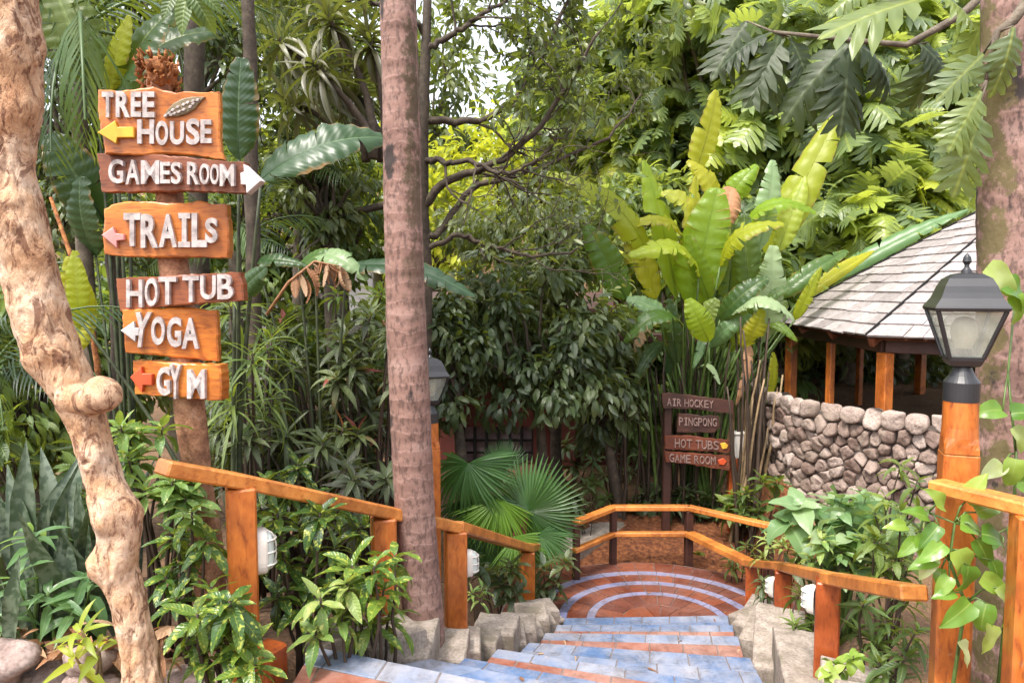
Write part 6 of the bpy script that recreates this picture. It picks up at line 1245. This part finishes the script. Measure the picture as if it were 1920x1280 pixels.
rg = np.random.RandomState(44); b = MB()
for k in range(34):
    kk_ = rg.randint(1, 8); t = rg.beta(.6, .6); s_ = rg.uniform(.35, .9); p = (np.array(E_L[kk_-1])*(1-t)+np.array(E_R[kk_-1])*t)*(1-s_)+(np.array(E_L[kk_])*(1-t)+np.array(E_R[kk_])*t)*s_
    b.leaves(TL['cord'][k % 3], [[p[0], p[1], -H*kk_+.006]], [[rg.normal(), rg.normal(), .02]], [[rg.normal(0, .15), rg.normal(0, .15), 1]], [rg.uniform(.03, .085)], [rg.rand()])
for k in range(26):
    an = rg.uniform(.1, 3.0); r_ = rg.uniform(.3, 1.3); b.leaves(TL['cord'][k % 3], [[CX+r_*math.cos(an), CY+r_*math.sin(an), ZL+.006]], [[rg.normal(), rg.normal(), .02]], [[rg.normal(0, .15), rg.normal(0, .15), 1]], [rg.uniform(.03, .09)], [rg.rand()])
tag(b.build('fallen_leaves', M['leaf_dry'], smooth=True), 'small dry brown leaves scattered on the tiled steps and landing', 'leaf litter', kind='stuff')

# ------------------------------------------------------------------ right planting
sb = foot(1600, 4.9)
shrub('broad_leaf_shrub', 'shrub with big pale heart-shaped leaves in front of the stone wall', 'shrub', sb, P(1600, 985, 4.9), (.38, .28, .24), 20, 7, .20, TL['heart'], 'leaf_pale', 'stem_green', .009, 5, out=1.0, down=.05)
b = None
rosette_bush('broad_leaf_shrub', 'upper whorl of large pale grey-green leaves at the foot of the stone wall', 'shrub', foot(1540, 5.2), [P(1500, 945, 5.0), P(1560, 935, 5.2), P(1640, 935, 5.1), P(1600, 950, 5.0), P(1480, 975, 5.0)], 7, .26, TL['heart'], 'leaf_pale', (-.1, .7), 'stem_green', .008, 6, bright=.2)
GR_ = 'plants behind the right handrail'
for i, (lb, px, d, cs, nl, L, tl, mt, br) in enumerate([
    ('yellow-green narrow-leaved plant beside the right handrail bend', 1460, 5.9, [(1440, 1010), (1470, 1020), (1490, 1000), (1430, 1040), (1510, 1030)], 16, .17, 'cord', 'leaf_croton_pale', .1), ('dark plant between the two far posts of the right handrail', 1450, 5.6, [(1440, 1110), (1460, 1140), (1480, 1160), (1430, 1090)], 14, .17, 'cord', 'leaf_dark', .1),
    ('dark green plant between the middle and near posts of the right handrail', 1510, 4.5, [(1500, 1110), (1530, 1160), (1490, 1170), (1520, 1200)], 14, .17, 'cord', 'leaf_mid', -.1), ('dark green plant right of the nearest right handrail post', 1640, 3.7, [(1620, 1130), (1660, 1160), (1700, 1120), (1640, 1200), (1690, 1190), (1610, 1180)], 15, .17, 'cord', 'leaf_mid', -.2),
    ('low variegated plant with round pale leaves beside the kerb end', 1580, 3.4, [(1570, 1245), (1600, 1230), (1555, 1260)], 8, .10, 'heart', 'leaf_pothos', 0), ('spreading green plant at the foot of the near lamp post', 1670, 3.2, [(1650, 1240), (1700, 1230), (1680, 1270), (1720, 1180)], 13, .16, 'cord', 'leaf_mid', -.1),
    ('tall leafy plant in front of the stone wall left of the near lamp post', 1700, 4.6, [(1690, 870), (1720, 900), (1660, 930), (1720, 950), (1640, 960)], 9, .19, 'cord', 'leaf_mid', .3), ('variegated bushy plant under the pale shrub behind the right handrail', 1560, 4.7, [(1540, 1010), (1580, 1030), (1620, 1010), (1600, 1060), (1650, 1040), (1520, 1045)], 14, .15, 'croton', 'leaf_croton_pale', -.05), ('leafy bush between the near lamp post and the pale shrub', 1680, 3.9, [(1680, 1040), (1710, 1000), (1650, 1060), (1700, 1070), (1640, 1010), (1690, 960)], 13, .17, 'drop', 'leaf_mid', .1), ('dark bush along the wall foot behind the upper rail', 1560, 5.9, [(1500, 1040), (1540, 1020), (1580, 1040), (1620, 1020), (1660, 1000), (1480, 1060)], 14, .2, 'drop', 'leaf_dark', .1)]):
    rosette_bush('low_plant', lb, 'plant', foot(px, d), [P(*c, d+rg.uniform(-.1, .1)) for c in cs], nl, L, TL[tl], mt, (-.35, 1.1), 'stem_brown', .007, 120+i, GR_, br)
# pothos vine round the lamp post
def vine(label, base, path, leaves, mat='leaf_pothos', seed=0, nm='pothos_vine'):
    rg = np.random.RandomState(seed); t = thing(nm, label, 'vine', base); b = MB(); b.tube(np.array(path), np.linspace(.008, .004, len(path)), 6); lf = MB()
    for (x, y, d, s_, az) in leaves:
        p = P(x, y, d); dv = np.array([math.sin(R(az)), -.35, math.cos(R(az))]); lf.leaves(TL['heart'][rg.randint(3)], [p], [dv], [np.array([rg.normal(0, .3), -.8, .7])], [s_], [rg.rand()], wide=.95); q = np.array(path)[np.argmin(np.sum((np.array(path)-p)**2, 1))]; b.tube(np.array([q, (q+p)/2+[0, 0, .02], p]), [.004, .004, .003], 5)
    b.build('stems', M['stem_green'], t, smooth=True); lf.build('leaves', M[mat], t, smooth=True)
pf = foot(1800, 2.65)
vine('pothos vine with large yellow-green heart leaves climbing the near lamp post', pf, [pf, P(1795, 1230, 2.62), P(1810, 1130, 2.6), P(1780, 1050, 2.6), P(1790, 980, 2.62), P(1740, 960, 2.66)],
     [(1800, 980, 2.6, 0.127, 100), (1830, 1010, 2.58, 0.127, 150), (1760, 985, 2.6, 0.114, 230), (1795, 1030, 2.56, 0.140, 160), (1750, 1040, 2.6, 0.108, 215), (1840, 1080, 2.55, 0.127, 120), (1790, 1110, 2.56, 0.089, 270), (1850, 1130, 2.55, 0.127, 210), (1740, 970, 2.62, 0.108, 300), (1720, 1010, 2.64, 0.101, 235), (1830, 960, 2.62, 0.114, 60), (1860, 1050, 2.56, 0.095, 160), (1765, 1065, 2.6, 0.083, 200), (1700, 985, 2.7, 0.095, 280), (1810, 940, 2.62, 0.129, 20), (1770, 950, 2.62, 0.112, 320), (1840, 1000, 2.56, 0.129, 95), (1815, 1060, 2.55, 0.138, 185), (1770, 1020, 2.57, 0.120, 245), (1870, 1100, 2.53, 0.129, 150), (1820, 1130, 2.54, 0.146, 240), (1780, 1080, 2.57, 0.103, 220), (1735, 1000, 2.63, 0.120, 190), (1755, 1045, 2.6, 0.112, 260), (1860, 1170, 2.53, 0.112, 200), (1800, 1200, 2.56, 0.103, 160)], seed=3)
vf = foot(1905, 3.1)
vine('leafy climber with pale green leaves on the mossy trunk at the right edge', vf, [vf, P(1900, 1000, 3.2), P(1905, 850, 3.2), P(1890, 700, 3.25), P(1905, 540, 3.3)], [(1895, 775, 3.15, .16, 80), (1900, 800, 3.15, .13, 150), (1880, 770, 3.15, .14, 285), (1905, 860, 3.1, .15, 200), (1880, 870, 3.12, .13, 250), (1910, 900, 3.1, .14, 120), (1880, 530, 3.2, .2, 120), (1900, 555, 3.2, .16, 160), (1850, 500, 3.2, .2, 130), (1910, 980, 3.1, .14, 190), (1870, 1000, 3.1, .12, 230), (1900, 1060, 3.1, .14, 160), (1905, 1140, 3.1, .13, 200)], seed=8, nm='climber_vine')
# overhanging breadfruit boughs, top right
rg = np.random.RandomState(19)
def bough(label, base, path, leaves, seed, mat='leaf_bread', rv=(0, .3)):
    rg = np.random.RandomState(seed); t = thing('breadfruit_bough', label, 'branch', base); b = MB(); path = np.array(path); b.tube(path, np.linspace(.028, .010, len(path)), 8, rough=.1); lf = MB()
    for k, (a, e, d0, d1, up) in enumerate(leaves):
        p = P(*a, d0); q = P(*e, d1); L = np.linalg.norm(q-p); lf.leaves(TL['bread'][k % 4], [p], [q-p], [np.array(up)+rg.normal(0, .15, 3)], [L*1.1], [rg.uniform(*rv)], wide=.72); c = path[np.argmin(np.sum((path-p)**2, 1))]; b.tube(np.array([c, (c+p)/2, p]), [.008, .006, .005], 5)
    b.build('wood', M['grey_bark'], t, smooth=True); lf.build('leaves', M[mat], t, smooth=True)
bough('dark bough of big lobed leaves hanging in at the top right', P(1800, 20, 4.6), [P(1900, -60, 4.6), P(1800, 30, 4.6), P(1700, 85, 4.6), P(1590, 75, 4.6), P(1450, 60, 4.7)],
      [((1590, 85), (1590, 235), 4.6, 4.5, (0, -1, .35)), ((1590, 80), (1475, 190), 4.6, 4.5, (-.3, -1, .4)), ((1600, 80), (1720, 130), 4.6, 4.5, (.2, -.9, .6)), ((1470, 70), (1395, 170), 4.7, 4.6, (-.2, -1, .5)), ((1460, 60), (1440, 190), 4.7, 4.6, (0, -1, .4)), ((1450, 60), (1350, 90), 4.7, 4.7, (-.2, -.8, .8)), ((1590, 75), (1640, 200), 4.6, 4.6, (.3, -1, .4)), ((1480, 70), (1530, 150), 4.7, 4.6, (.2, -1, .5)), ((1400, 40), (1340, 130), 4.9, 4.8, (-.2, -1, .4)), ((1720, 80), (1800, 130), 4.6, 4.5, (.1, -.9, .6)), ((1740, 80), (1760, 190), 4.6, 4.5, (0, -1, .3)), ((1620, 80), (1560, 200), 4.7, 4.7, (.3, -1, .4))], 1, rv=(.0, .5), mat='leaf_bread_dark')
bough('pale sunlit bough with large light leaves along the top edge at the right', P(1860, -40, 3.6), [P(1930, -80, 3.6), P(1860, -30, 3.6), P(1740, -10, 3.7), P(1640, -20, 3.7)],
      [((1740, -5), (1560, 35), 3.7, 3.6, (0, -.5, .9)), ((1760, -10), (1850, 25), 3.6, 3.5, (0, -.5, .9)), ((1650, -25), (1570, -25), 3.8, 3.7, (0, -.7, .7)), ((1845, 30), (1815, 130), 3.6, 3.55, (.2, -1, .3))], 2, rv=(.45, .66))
bough('yellowing lobed leaves hanging beside and across the mossy trunk at the top right', P(1900, 20, 3.3), [P(1940, -20, 3.3), P(1900, 40, 3.3), P(1870, 60, 3.3), P(1850, 150, 3.32)],
      [((1840, 170), (1790, 270), 3.32, 3.3, (-.3, -1, .3)), ((1838, 200), (1805, 355), 3.32, 3.3, (0, -1, .2)), ((1900, 50), (1888, 165), 3.25, 3.2, (.1, -1, .2)), ((1845, 100), (1775, 170), 3.4, 3.35, (-.2, -1, .4))], 3, rv=(.30, .62))
